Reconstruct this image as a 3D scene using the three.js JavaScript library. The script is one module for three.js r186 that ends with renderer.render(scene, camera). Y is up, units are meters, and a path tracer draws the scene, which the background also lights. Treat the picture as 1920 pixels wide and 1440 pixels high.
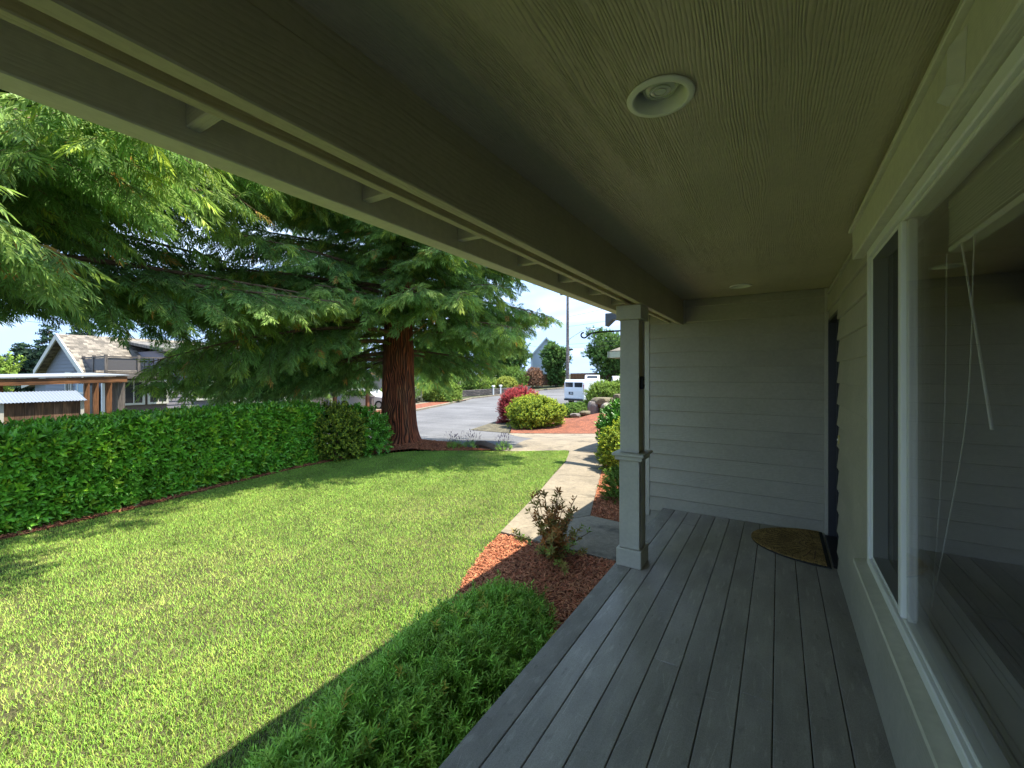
import * as THREE from 'three';
import { mergeGeometries } from 'three/addons/utils/BufferGeometryUtils.js';
import { TessellateModifier } from 'three/addons/modifiers/TessellateModifier.js';

// ---------- camera, sky, sun, exposure ----------
const scene = new THREE.Scene();
const camera = new THREE.PerspectiveCamera(83.974, 1024 / 768, 0.05, 900);
camera.position.set(0, 1.62, 0);
camera.rotation.set(0, THREE.MathUtils.degToRad(32), 0);
camera.setViewOffset(1024, 768, 0, 10.1, 1024, 768);
const renderer = new THREE.WebGLRenderer({ antialias: true });
renderer.setSize(1024, 768);
renderer.toneMapping = THREE.LinearToneMapping;
renderer.toneMappingExposure = 5.8;
renderer.shadowMap.enabled = true;
const SUN = new THREE.Vector3(0.262, 1, -0.285).normalize();
const sun = new THREE.DirectionalLight(new THREE.Color(1, 0.94, 0.82), 2.0);
sun.name = 'sun';
sun.position.copy(SUN).multiplyScalar(70).add(new THREE.Vector3(-8, 0, -12));
sun.target.position.set(-8, 0, -12);
sun.castShadow = true;
Object.assign(sun.shadow.camera, { left: -45, right: 45, top: 45, bottom: -45, near: 1, far: 160 });
sun.shadow.mapSize.set(4096, 4096);
scene.add(sun, sun.target);

// ---------- seeded randomness and noise ----------
function rngOf(seed) { let a = seed | 0; return () => { a = (a + 0x6d2b79f5) | 0; let t = Math.imul(a ^ (a >>> 15), 1 | a); t = (t + Math.imul(t ^ (t >>> 7), 61 | t)) ^ t; return ((t ^ (t >>> 14)) >>> 0) / 4294967296; }; }
const rand = rngOf(4711);
const rr = (a, b) => a + (b - a) * rand();
const clamp = (x, a = 0, b = 1) => Math.min(b, Math.max(a, x));
const sm = (a, b, x) => { const t = clamp((x - a) / (b - a)); return t * t * (3 - 2 * t); };
const mix = (a, b, t) => a + (b - a) * t;
const mod = (a, n) => ((a % n) + n) % n;
function h2(x, y, s) { let h = Math.imul(x | 0, 374761393) + Math.imul(y | 0, 668265263) + Math.imul(s | 0, 1274126177); h = Math.imul(h ^ (h >>> 13), 1274126177); h ^= h >>> 16; return (h >>> 0) / 4294967296; }
function vn(x, y, px, py, s) {
  const ix = Math.floor(x), iy = Math.floor(y), fx = x - ix, fy = y - iy, u = fx * fx * (3 - 2 * fx), v = fy * fy * (3 - 2 * fy);
  const a = mod(ix, px), b = mod(ix + 1, px), c = mod(iy, py), d = mod(iy + 1, py);
  return mix(mix(h2(a, c, s), h2(b, c, s), u), mix(h2(a, d, s), h2(b, d, s), u), v);
}
function fbm(x, y, px, py, s, oct = 4) { let t = 0, w = 0.5, n = 0; for (let i = 0; i < oct; i++) { t += w * vn(x, y, px, py, s + i * 17); n += w; x *= 2; y *= 2; px *= 2; py *= 2; w *= 0.5; } return t / n; }
const big = 4096;
const nz = (x, y, s = 1, oct = 4) => fbm(x, y, big, big, s, oct);

{ // the sky: clear blue with thin high cirrus
  const W = 1024, H = 512, data = new Float32Array(W * H * 4);
  for (let j = 0; j < H; j++) {
    const el = ((j + 0.5) / H - 0.5) * Math.PI, y = Math.sin(el), ce = Math.cos(el);
    for (let i = 0; i < W; i++) {
      const az = ((i + 0.5) / W - 0.5) * 2 * Math.PI, x = ce * Math.cos(az), z = ce * Math.sin(az);
      const t = Math.pow(clamp(y), 0.5);
      let r = mix(0.150, 0.125, t), g = mix(0.212, 0.200, t), b = mix(0.315, 0.345, t);
      const k = 1 / (Math.max(y, 0.0) + 0.16), cx = x * k, cz = z * k;
      const warp = nz(cx * 1.1 + 40, cz * 1.1 + 40, 5, 3);
      const cl = nz(cx * 1.6 + warp * 1.6 + 60, cz * 3.4 + warp * 2 + 60, 9, 5);
      const m = sm(0.46, 0.78, cl) * sm(-0.02, 0.1, y) * 0.4;
      r = mix(r, 0.30, m); g = mix(g, 0.32, m); b = mix(b, 0.35, m);
      if (y < 0) { const q = sm(0, -0.12, y); r = mix(r, 0.10, q); g = mix(g, 0.11, q); b = mix(b, 0.08, q); }
      const o = (j * W + i) * 4; data[o] = r; data[o + 1] = g; data[o + 2] = b; data[o + 3] = 1;
    }
  }
  const t = new THREE.DataTexture(data, W, H, THREE.RGBAFormat, THREE.FloatType);
  t.mapping = THREE.EquirectangularReflectionMapping; t.magFilter = t.minFilter = THREE.LinearFilter; t.needsUpdate = true;
  scene.background = t; scene.environment = t;
  scene.backgroundIntensity = scene.environmentIntensity = 1;
}

// ---------- naming and building helpers ----------
const taken = {};
function numbered(n) { taken[n] = (taken[n] ?? -1) + 1; return taken[n] ? n + '_' + String(taken[n]).padStart(3, '0') : n; }
function thing(name, label, category, [x, y, z] = [0, 0, 0], turn = 0, group) {
  const o = new THREE.Group(); o.name = numbered(name); scene.add(o); o.position.set(x, y, z); o.rotation.y = turn; o.userData = { label, category };
  if (group) o.userData.group = group;
  return o;
}
function part(name, geo, m, parent, pos, rot) {
  const o = new THREE.Mesh(geo, m); o.name = name; parent.add(o);
  if (pos) o.position.set(...pos);
  if (rot) o.rotation.set(...rot);
  return o;
}
function solo(name, label, category, geo, m, pos = [0, 0, 0], turn = 0, group) { // a thing that is one mesh
  const o = part(numbered(name), geo, m, scene, pos); o.rotation.y = turn; o.userData = { label, category }; if (group) o.userData.group = group; return o;
}
function structure(name, label, geo, m) { const o = part(numbered(name), geo, m, scene); o.userData = { kind: 'structure', label }; return o; }
function sub(name, parent, pos = [0, 0, 0], rot) { const o = new THREE.Group(); o.name = name; parent.add(o); o.position.set(...pos); if (rot) o.rotation.set(...rot); return o; }
function copyOf(root, pos, turn, label) { const c = root.clone(); c.name = numbered(root.name.replace(/_\d{3}$/, '')); c.position.set(...pos); c.rotation.y = turn; c.userData = { ...root.userData }; if (label) c.userData.label = label; scene.add(c); return c; }

// convex solid from a vertex list and faces (any winding); flat normals, uv in metres, the long axis along u
function convex(verts, faces, off = [0, 0]) {
  const P = [], N = [], UV = [], ctr = new THREE.Vector3(), V = verts.map((v) => new THREE.Vector3(...v)), bb = new THREE.Box3().setFromPoints(V), size = bb.getSize(new THREE.Vector3());
  bb.getCenter(ctr);
  const order = [0, 1, 2].sort((a, b) => size.getComponent(b) - size.getComponent(a));
  const a = new THREE.Vector3(), b = new THREE.Vector3(), n = new THREE.Vector3();
  for (const f of faces) for (let k = 1; k < f.length - 1; k++) {
    let t = [V[f[0]], V[f[k]], V[f[k + 1]]];
    n.crossVectors(a.subVectors(t[1], t[0]), b.subVectors(t[2], t[0]));
    if (n.lengthSq() < 1e-18) continue;
    n.normalize();
    if (n.dot(a.addVectors(t[0], t[1]).add(t[2]).divideScalar(3).sub(ctr)) < 0) { t = [t[0], t[2], t[1]]; n.negate(); }
    const dom = [0, 1, 2].sort((p, q) => Math.abs(n.getComponent(q)) - Math.abs(n.getComponent(p)))[0];
    const ax = order.filter((o) => o !== dom);
    for (const v of t) { P.push(v.x, v.y, v.z); N.push(n.x, n.y, n.z); UV.push(v.getComponent(ax[0]) + off[0], v.getComponent(ax[1]) + off[1]); }
  }
  const g = new THREE.BufferGeometry();
  g.setAttribute('position', new THREE.Float32BufferAttribute(P, 3)); g.setAttribute('normal', new THREE.Float32BufferAttribute(N, 3)); g.setAttribute('uv', new THREE.Float32BufferAttribute(UV, 2));
  return g;
}
function box(w, h, d, c = 0, off = [0, 0], at = [0, 0, 0]) { // chamfered box
  const v = [], f = [], id = (i, j, k, m) => ((i * 2 + j) * 2 + k) * 3 + m;
  for (const sx of [-1, 1]) for (const sy of [-1, 1]) for (const sz of [-1, 1]) {
    v.push([at[0] + sx * w / 2, at[1] + sy * (h / 2 - c), at[2] + sz * (d / 2 - c)], [at[0] + sx * (w / 2 - c), at[1] + sy * h / 2, at[2] + sz * (d / 2 - c)], [at[0] + sx * (w / 2 - c), at[1] + sy * (h / 2 - c), at[2] + sz * d / 2]);
  }
  for (const s of [0, 1]) { f.push([id(s, 0, 0, 0), id(s, 0, 1, 0), id(s, 1, 1, 0), id(s, 1, 0, 0)], [id(0, s, 0, 1), id(0, s, 1, 1), id(1, s, 1, 1), id(1, s, 0, 1)], [id(0, 0, s, 2), id(0, 1, s, 2), id(1, 1, s, 2), id(1, 0, s, 2)]); }
  if (c > 0) {
    for (const i of [0, 1]) for (const j of [0, 1]) f.push([id(i, j, 0, 0), id(i, j, 1, 0), id(i, j, 1, 1), id(i, j, 0, 1)], [id(i, 0, j, 0), id(i, 1, j, 0), id(i, 1, j, 2), id(i, 0, j, 2)], [id(0, i, j, 1), id(1, i, j, 1), id(1, i, j, 2), id(0, i, j, 2)]);
    for (const i of [0, 1]) for (const j of [0, 1]) for (const k of [0, 1]) f.push([id(i, j, k, 0), id(i, j, k, 1), id(i, j, k, 2)]);
  }
  return convex(v, f, off);
}
const bx = (x0, x1, y0, y1, z0, z1, c = 0, off) => box(Math.abs(x1 - x0), Math.abs(y1 - y0), Math.abs(z1 - z0), c, off, [(x0 + x1) / 2, (y0 + y1) / 2, (z0 + z1) / 2]);
// prism: convex profile [[a, b], ...] in the plane (y, z), length L along x from 0
function prism(profile, L, off) {
  const n = profile.length, v = [...profile.map(([y, z]) => [0, y, z]), ...profile.map(([y, z]) => [L, y, z])];
  const f = [profile.map((_, i) => i), profile.map((_, i) => n + i)];
  for (let i = 0; i < n; i++) f.push([i, (i + 1) % n, n + (i + 1) % n, n + i]);
  return convex(v, f, off);
}
function tube(pts, r, rs = 6, seg) { return new THREE.TubeGeometry(new THREE.CatmullRomCurve3(pts.map((p) => new THREE.Vector3(...p))), seg ?? pts.length * 4, r, rs); }
function limb(a, b, r0, r1, rs = 6) { // tapered straight limb
  const A = new THREE.Vector3(...a), B = new THREE.Vector3(...b), d = B.clone().sub(A), g = new THREE.CylinderGeometry(r1, r0, d.length(), rs, 1, true);
  g.translate(0, d.length() / 2, 0); g.applyQuaternion(new THREE.Quaternion().setFromUnitVectors(new THREE.Vector3(0, 1, 0), d.clone().normalize())); g.translate(A.x, A.y, A.z);
  return g;
}
function flip(g) { const q = g.index ? g.toNonIndexed() : g; for (const a of Object.values(q.attributes)) for (let i = 0; i < a.count; i += 3) for (let c = 0; c < a.itemSize; c++) { const t = a.getComponent(i, c); a.setComponent(i, c, a.getComponent(i + 1, c)); a.setComponent(i + 1, c, t); } return q; } // turns the winding round after a mirroring
const merge = (list) => mergeGeometries(list.map((g) => { const q = g.index ? g.toNonIndexed() : g; for (const k of Object.keys(q.attributes)) if (!['position', 'normal', 'uv'].includes(k)) q.deleteAttribute(k); return q; }));

// ---------- the ground's height ----------
function gy(x, z) {
  const u = -0.57 * (x + 6.8) - 0.82 * (z + 9.2), t = Math.max(sm(0, 8, u), sm(9.8, 14, -x));
  return -0.26 - 0.012 * clamp(-x, -20, 12) - 0.006 * clamp(-z, -20, 14) - 0.6 * t + 0.04 * clamp(-z - 36, 0, 60);
}
// a sheet over a polygon in (x, z) that follows the ground
function sheet(poly, lift, step, extra, uvs = 1) {
  const s = new THREE.Shape(poly.map(([x, z]) => new THREE.Vector2(x, -z)));
  let g = new THREE.ShapeGeometry(s).toNonIndexed();
  g.deleteAttribute('normal');
  g = new TessellateModifier(step, 9).modify(g);
  const p = g.attributes.position, uv = new Float32Array(p.count * 2);
  for (let i = 0; i < p.count; i++) {
    const x = p.getX(i), z = -p.getY(i);
    p.setXYZ(i, x, gy(x, z) + lift + (extra ? extra(x, z) : 0), z); uv[i * 2] = x * uvs; uv[i * 2 + 1] = z * uvs;
  }
  g.setAttribute('uv', new THREE.BufferAttribute(uv, 2)); g.computeVertexNormals();
  return g;
}
function inside(poly, x, z) { let c = false; for (let i = 0, j = poly.length - 1; i < poly.length; j = i++) { const [xi, zi] = poly[i], [xj, zj] = poly[j]; if ((zi > z) !== (zj > z) && x < ((xj - xi) * (z - zi)) / (zj - zi) + xi) c = !c; } return c; }
function edgeDistance(poly, x, z) { let m = 1e9; for (let i = 0, j = poly.length - 1; i < poly.length; j = i++) { const [ax, az] = poly[j], [bx_, bz] = poly[i], dx = bx_ - ax, dz = bz - az, t = clamp(((x - ax) * dx + (z - az) * dz) / (dx * dx + dz * dz)); m = Math.min(m, Math.hypot(x - ax - t * dx, z - az - t * dz)); } return m; }

// ---------- textures ----------
function tex(w, h, fn, srgb) {
  const d = new Uint8Array(w * h * 4);
  for (let y = 0; y < h; y++) for (let x = 0; x < w; x++) { const c = fn(x / w, y / h), o = (y * w + x) * 4; if (typeof c === 'number') d[o] = d[o + 1] = d[o + 2] = clamp(c) * 255; else { d[o] = clamp(c[0]) * 255; d[o + 1] = clamp(c[1]) * 255; d[o + 2] = clamp(c[2]) * 255; } d[o + 3] = 255; }
  const t = new THREE.DataTexture(d, w, h); t.wrapS = t.wrapT = THREE.RepeatWrapping; t.magFilter = t.minFilter = THREE.LinearFilter; if (srgb) t.colorSpace = THREE.SRGBColorSpace; t.needsUpdate = true;
  return t;
}
const scaled = (t, su, sv) => { const c = t.clone(); c.repeat.set(su, sv); c.needsUpdate = true; return c; }; // uv in metres -> tiles
function mat(c, rough = 0.8, extra = {}) { const m = new THREE.MeshPhysicalMaterial({ roughness: rough, ...extra }); m.color.setRGB(...c); return m; }
const lerp3 = (a, b, t) => [mix(a[0], b[0], t), mix(a[1], b[1], t), mix(a[2], b[2], t)];

// embossed cedar grain (bump), the grain runs along u
const embossT = tex(1024, 1024, (u, v) => {
  const w = fbm(u * 3, v * 5, 3, 5, 11, 3), w2 = fbm(u * 12, v * 24, 12, 24, 12, 3);
  const coarse = fbm(u * 2, v * 6, 2, 6, 15, 2), l = v * 62 + (w - 0.5) * 6 + (w2 - 0.5) * 0.9;
  const line = Math.pow(Math.abs(Math.sin(Math.PI * l)), 0.7), broken = sm(0.3, 0.6, fbm(u * 26, v * 90, 26, 90, 13, 2)), amp = sm(0.3, 0.62, coarse);
  return 0.45 + (line - 0.5) * (0.25 + 0.75 * amp) * (0.45 + 0.55 * broken) * 0.8 + (fbm(u * 90, v * 180, 90, 180, 14, 2) - 0.5) * 0.35;
});
const paintT = tex(512, 512, (u, v) => { const a = fbm(u * 5, v * 5, 5, 5, 21, 4), b = fbm(u * 90, v * 90, 90, 90, 22, 2); return 0.86 + (a - 0.5) * 0.22 + (b - 0.5) * 0.12; });
// composite deck board (uv: u along the board)
const scuffs = Array.from({ length: 26 }, () => { const x = rand(), y = rand(), a = rr(-0.5, 0.5) + (rand() < 0.5 ? 1.4 : 0), l = rr(0.01, 0.05); return [x, y, Math.cos(a), Math.sin(a), l, rr(0.05, 0.16)]; });
const deckT = tex(2048, 512, (u, v) => {
  const s = fbm(u * 30, v * 160, 30, 160, 31, 3), p = fbm(u * 9, v * 7, 9, 7, 32, 4), f = vn(u * 900, v * 420, 900, 420, 33), d = sm(0.72, 0.95, fbm(u * 40, v * 24, 40, 24, 34, 3)), pale = sm(0.66, 0.82, fbm(u * 18, v * 30, 18, 30, 35, 4));
  let k = 0.80 + (s - 0.5) * 0.05 + (p - 0.5) * 0.20 + (f - 0.5) * 0.16 - d * 0.10 + pale * 0.08;
  if (vn(u * 330, v * 130, 330, 130, 36) > 0.972) k += 0.10;
  for (const [x, y, c, sn, l, w] of scuffs) { const dx = u - x, dy = (v - y) * 0.25, a = dx * c + dy * sn, q = Math.abs(-dx * sn + dy * c); if (Math.abs(a) < l && q < 0.0006) k += w * (0.4 + 0.9 * f); }
  return [k, k * 1.0, k * 1.005];
}, true);
const deckB = tex(1024, 256, (u, v) => 0.5 + (fbm(u * 40, v * 120, 40, 120, 41, 3) - 0.5) * 0.8);
const concreteT = tex(1024, 1024, (u, v) => {
  const a = fbm(u * 4, v * 4, 4, 4, 51, 5), b = vn(u * 400, v * 400, 400, 400, 52), c = fbm(u * 60, v * 60, 60, 60, 53, 2), st = sm(0.62, 0.8, fbm(u * 7, v * 7, 7, 7, 54, 4));
  const k = 0.80 + (a - 0.5) * 0.30 + (b - 0.5) * 0.14 + (c - 0.5) * 0.14 - st * 0.2; return [k, k * 0.985, k * 0.955];
}, true);
const grainB = tex(512, 512, (u, v) => fbm(u * 120, v * 120, 120, 120, 61, 2));
const asphaltT = tex(1024, 1024, (u, v) => {
  const a = fbm(u * 5, v * 5, 5, 5, 71, 5), b = vn(u * 420, v * 420, 420, 420, 72), s = fbm(u * 2, v * 24, 2, 24, 73, 3);
  const k = 0.78 + (a - 0.5) * 0.25 + (b - 0.5) * 0.22 + (s - 0.5) * 0.14; return [k, k, k * 1.01];
}, true);
const mulchT = tex(1024, 1024, (u, v) => {
  const a = fbm(u * 70, v * 26, 70, 26, 81, 3), b = fbm(u * 26, v * 70, 26, 70, 82, 3), c = fbm(u * 6, v * 6, 6, 6, 83, 3), k = 0.35 + Math.max(a, b) * 0.75 + (c - 0.5) * 0.3;
  return [k, k * 0.92, k * 0.9];
}, true);
const barkT = tex(512, 1024, (u, v) => {
  const w = fbm(u * 5, v * 3, 5, 3, 91, 3), l = Math.abs(Math.sin(Math.PI * (u * 26 + (w - 0.5) * 5))), f = fbm(u * 110, v * 9, 110, 9, 92, 3), g = fbm(u * 9, v * 5, 9, 5, 93, 4);
  const k = 0.16 + 0.58 * Math.pow(l, 0.7) * (0.5 + 0.9 * f) + (f - 0.5) * 0.45, grey = sm(0.45, 0.7, g);
  return lerp3([k * 1.05, k * 0.80, k * 0.66], [k * 0.98, k * 0.88, k * 0.80], grey);
}, true);
const barkB = tex(512, 1024, (u, v) => { const w = fbm(u * 5, v * 3, 5, 3, 91, 3); return 0.7 * Math.pow(Math.abs(Math.sin(Math.PI * (u * 26 + (w - 0.5) * 5))), 0.6) + 0.5 * (fbm(u * 110, v * 9, 110, 9, 92, 3) - 0.3); });
const coirT = tex(512, 512, (u, v) => { const k = 0.62 + (fbm(u * 120, v * 120, 120, 120, 101, 2) - 0.5) * 0.9 + (fbm(u * 6, v * 6, 6, 6, 102, 3) - 0.5) * 0.3; return [k, k, k]; }, true);
const woodT = tex(512, 512, (u, v) => { const w = fbm(u * 3, v * 4, 3, 4, 111, 3), l = fbm(u * 5, v * 70 + w * 0, 5, 70, 112, 3), k = 0.70 + (l - 0.5) * 0.5 + (w - 0.5) * 0.35; return [k, k * 0.97, k * 0.94]; }, true);
const shingleT = tex(512, 512, (u, v) => { const row = Math.floor(v * 12), o = h2(row, 1, 3), t = h2(Math.floor((u + o) * 16) % 16, row, 121), k = 0.66 + (t - 0.5) * 0.3 + (vn(u * 200, v * 200, 200, 200, 122) - 0.5) * 0.3; return [k, k * 0.98, k * 0.95]; }, true);
const soilT = tex(1024, 1024, (u, v) => { const a = fbm(u * 8, v * 8, 8, 8, 131, 5), b = vn(u * 300, v * 300, 300, 300, 132), k = 0.6 + (a - 0.5) * 0.4 + (b - 0.5) * 0.4; return [k, k, k * 0.9]; }, true);

const bump = (t, su, sv, s) => ({ bumpMap: scaled(t, su, sv), bumpScale: s });
const M = {
  ceiling: mat([0.57, 0.505, 0.335], 0.42, { ...bump(embossT, 0.5, 1.75, 0.0030), map: scaled(paintT, 0.6, 0.6) }),
  siding: mat([0.48, 0.445, 0.35], 0.66, { ...bump(embossT, 0.6, 1.1, 0.0012), map: scaled(paintT, 0.5, 0.5) }),
  trim: mat([0.56, 0.53, 0.43], 0.6, { ...bump(embossT, 0.6, 1.4, 0.0012), map: scaled(paintT, 0.7, 0.7) }),
  beam: mat([0.57, 0.505, 0.335], 0.62, { ...bump(embossT, 0.5, 0.9, 0.0022), map: scaled(paintT, 0.7, 0.7) }),
  lightTrim: mat([0.76, 0.73, 0.59], 0.55, { ...bump(embossT, 0.5, 1.5, 0.0008), map: scaled(paintT, 0.6, 0.6) }),
  vinyl: mat([0.80, 0.80, 0.77], 0.35),
  white: mat([0.78, 0.78, 0.74], 0.45),
  deck: mat([0.53, 0.48, 0.415], 0.5, { map: scaled(deckT, 0.4, 1.6), ...bump(deckB, 0.5, 2, 0.0010) }),
  deckB: mat([0.505, 0.457, 0.396], 0.5, { map: scaled(deckT, 0.4, 1.6), ...bump(deckB, 0.5, 2, 0.0010) }),
  deckC: mat([0.55, 0.498, 0.432], 0.48, { map: scaled(deckT, 0.4, 1.6), ...bump(deckB, 0.5, 2, 0.0010) }),
  deckEdge: mat([0.42, 0.38, 0.32], 0.75, { map: scaled(deckT, 0.7, 1.9), ...bump(grainB, 3, 3, 0.002) }),
  black: mat([0.012, 0.012, 0.013], 0.45),
  door: mat([0.036, 0.036, 0.04], 0.4),
  concrete: mat([0.385, 0.33, 0.25], 0.88, { map: scaled(concreteT, 0.45, 0.45), ...bump(grainB, 1.3, 1.3, 0.003) }),
  asphalt: mat([0.215, 0.21, 0.205], 0.9, { map: scaled(asphaltT, 0.12, 0.12), ...bump(grainB, 0.7, 0.7, 0.004) }),
  gravel: mat([0.36, 0.31, 0.24], 0.95, { map: scaled(soilT, 0.6, 0.6), ...bump(grainB, 1, 1, 0.02) }),
  mulch: mat([0.36, 0.14, 0.068], 0.95, { map: scaled(mulchT, 0.8, 0.8), ...bump(mulchT, 0.8, 0.8, 0.02) }),
  soil: mat([0.21, 0.20, 0.085], 0.95, { map: scaled(soilT, 0.7, 0.7) }),
  ground: mat([0.15, 0.17, 0.07], 0.95, { map: scaled(soilT, 0.2, 0.2) }),
  bark: mat([0.62, 0.31, 0.17], 0.95, { map: barkT, bumpMap: barkB, bumpScale: 0.05 }),
  twig: mat([0.20, 0.125, 0.08], 0.9),
  coir: mat([0.84, 0.54, 0.17], 0.95, { map: scaled(coirT, 2, 2), ...bump(coirT, 2, 2, 0.006) }),
  iron: mat([0.015, 0.015, 0.017], 0.5, { metalness: 0.3 }),
  cedar: mat([0.42, 0.19, 0.075], 0.8, { map: scaled(woodT, 0.7, 0.7) }),
  oldWood: mat([0.44, 0.26, 0.15], 0.85, { map: scaled(woodT, 0.7, 0.7) }),
  greyWood: mat([0.30, 0.27, 0.25], 0.85, { map: scaled(woodT, 0.7, 0.7) }),
  shingle: mat([0.36, 0.34, 0.31], 0.95, { map: scaled(shingleT, 0.5, 0.5) }),
  shingleTan: mat([0.44, 0.39, 0.32], 0.95, { map: scaled(shingleT, 0.4, 0.4) }),
  darkGlass: mat([0.03, 0.035, 0.04], 0.08),
  steel: mat([0.55, 0.56, 0.57], 0.4, { metalness: 0.6 }),
  rubber: mat([0.02, 0.02, 0.02], 0.8),
};
// ================= the house with its porch =================
const DX0 = -1.19, PITCH = (0.414 + 1.19) / 11, WZ = -5.35, CEIL = 2.49;
const house = thing('house', 'taupe lap-sided house whose covered porch has a large window and a dark door', 'house');
{
  // ceiling panels with round openings for the lamps
  const panel = (z0, z1, holes) => {
    const s = new THREE.Shape([[z0, -0.957], [z1, -0.957], [z1, 0.43], [z0, 0.43]].map(([a, b]) => new THREE.Vector2(a, b)));
    for (const [z, x] of holes) { const h = new THREE.Path(); h.absarc(z, x, 0.078, 0, Math.PI * 2, true); s.holes.push(h); }
    const g = new THREE.ExtrudeGeometry(s, { depth: 0.02, bevelEnabled: false, curveSegments: 28 }), p = g.attributes.position, uv = new Float32Array(p.count * 2);
    for (let i = 0; i < p.count; i++) { const z = p.getX(i), x = p.getY(i), y = CEIL + p.getZ(i); p.setXYZ(i, x, y, z); uv[i * 2] = z + 0.3; uv[i * 2 + 1] = x; }
    g.setAttribute('uv', new THREE.BufferAttribute(uv, 2)); g.deleteAttribute('normal'); g.computeVertexNormals();
    return g;
  };
  part('ceiling_panel', panel(-3.952, 3.4, [[-1.38, -0.315]]), M.ceiling, house);
  part('ceiling_panel', panel(WZ, -3.955, [[-4.77, -0.32]]), M.ceiling, house);
  const beam = part('beam', bx(-1.1, -1.0, 2.29, 2.6, WZ, 3.4), M.beam, house);
  part('inner_board', bx(-1.0, -0.95, 2.197, 2.408, WZ + 0.003, 3.4, 0.004, [0.2, 0.1]), M.beam, beam);
  part('frieze_board', bx(-1.0, -0.957, 2.411, 2.62, WZ + 0.003, 3.4, 0.003, [1.3, 0.6]), M.beam, beam);
  part('outer_board', bx(-1.135, -1.1, 2.23, 2.58, WZ - 1.5, 3.4, 0.003, [2.1, 0.4]), M.beam, beam);
  part('beam_end_trim', bx(-0.946, -0.93, 2.2, 2.488, WZ + 0.02, WZ + 0.045), M.trim, beam);
  const eave = part('fascia', bx(-1.5, -1.44, 2.28, 2.44, -7.6, 3.6, 0.004, [0.7, 0.3]), M.lightTrim, house);
  for (let k = -6; k < 12; k++) part('rafter_tail', bx(-1.44, -1.135, 2.325, 2.46, -0.56 - 0.61 * k - 0.02, -0.56 - 0.61 * k + 0.02, 0.004, [k * 0.3, 0]), M.trim, eave);
  part('soffit', (() => { const g = prism([[2.44, -1.44], [2.46, -1.44], [2.535, -1.12], [2.515, -1.12]].map(([y, z]) => [y, z]), 11.2); g.applyMatrix4(new THREE.Matrix4().makeBasis(new THREE.Vector3(0, 0, 1), new THREE.Vector3(0, 1, 0), new THREE.Vector3(1, 0, 0))); g.translate(0, 0, -7.6); return flip(g); })(), M.beam, eave);
  part('gutter', (() => { const s = new THREE.Shape([[-1.5, 2.30], [-1.575, 2.30], [-1.615, 2.36], [-1.62, 2.43], [-1.612, 2.43], [-1.605, 2.362], [-1.572, 2.31], [-1.508, 2.31], [-1.508, 2.43], [-1.5, 2.43]].map((p) => new THREE.Vector2(...p))); const g = new THREE.ExtrudeGeometry(s, { depth: 11.2, bevelEnabled: false }); g.translate(0, 0, -7.6); return g; })(), M.lightTrim, eave);
  // roof: two slopes over the house
  const rg = prism([[2.45, 1.64], [2.50, 1.64], [4.42, -4], [2.95, -9.6], [2.9, -9.6], [4.36, -4]].slice(0, 3).concat([[4.36, -4]]), 11.3); rg.rotateY(-Math.PI / 2); rg.translate(0, 0, -7.65);
  part('roof', rg, M.shingle, house);
  const rg2 = prism([[4.36, -4], [4.42, -4], [2.6, -9.6], [2.54, -9.6]], 11.3); rg2.rotateY(-Math.PI / 2); rg2.translate(0, 0, -7.65);
  part('roof', rg2, M.shingle, house);

  // the long wall along the porch, with openings for door and window
  const OP = { d: [-5.28, -4.405, 2.16], w: [-2.94, -0.3, 0.61, 2.275] };
  const wall = part('porch_wall', merge([bx(0.432, 0.58, -0.5, 2.7, WZ, OP.d[0]), bx(0.432, 0.58, OP.d[2], 2.7, OP.d[0], OP.d[1]), bx(0.432, 0.58, -0.5, -0.02, OP.d[0], OP.d[1]), bx(0.432, 0.58, -0.5, 2.7, OP.d[1], OP.w[0]),
    bx(0.432, 0.58, -0.5, OP.w[2], OP.w[0], OP.w[1]), bx(0.432, 0.58, OP.w[3], 2.7, OP.w[0], OP.w[1]), bx(0.432, 0.58, -0.5, 2.7, OP.w[1], 4)]), M.siding, house);
  const lap = (L, h, off) => prism([[0, 0], [0, 0.020], [0.005, 0.024], [h, 0.004], [h, 0]], L, off);
  const rows = 15, EXP = 0.175;
  for (let r = 0; r < rows; r++) {
    const y0 = -0.03 + r * EXP, y1 = Math.min(y0 + 0.19, CEIL - 0.003), h = y1 - y0;
    const cuts = [];
    if (y0 < OP.d[2]) cuts.push([WZ, OP.d[1]]);
    if (y1 > OP.w[2] && y0 < OP.w[3]) cuts.push([OP.w[0], OP.w[1]]);
    let segs = [[WZ + 0.03, 3.6]];
    for (const [a, b] of cuts) segs = segs.flatMap(([p, q]) => [[p, Math.min(q, a)], [Math.max(p, b), q]].filter(([s, t]) => t - s > 0.01));
    for (const [a, b] of segs) { // a plank is at most 3.66 m long
      const n = Math.ceil((b - a) / 3.66), st = (b - a) / n;
      for (let k = 0; k < n; k++) { const o = part('siding_board', lap(st - 0.002, h, [r * 1.37 + k * 0.7 + a, r * 0.41]), M.siding, wall, [0.431, y0, a + k * st]); o.rotation.y = -Math.PI / 2; }
    }
  }
  part('corner_trim', bx(0.395, 0.43, 0, CEIL - 0.002, WZ + 0.001, WZ + 0.03, 0.003), M.trim, wall);
  // end wall that closes the porch
  const end = part('end_wall', bx(-1.43, 0.45, -0.5, 2.62, -9.2, WZ - 0.018), M.siding, house);
  for (let r = 0; r < rows; r++) { const y0 = -0.03 + r * EXP - 0.02, y1 = Math.min(y0 + 0.19, CEIL - 0.003); part('siding_board', lap(0.395 + 1.345, y1 - y0, [r * 0.83, r * 0.37]), M.siding, end, [-1.345, y0, WZ - 0.017]); }
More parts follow.
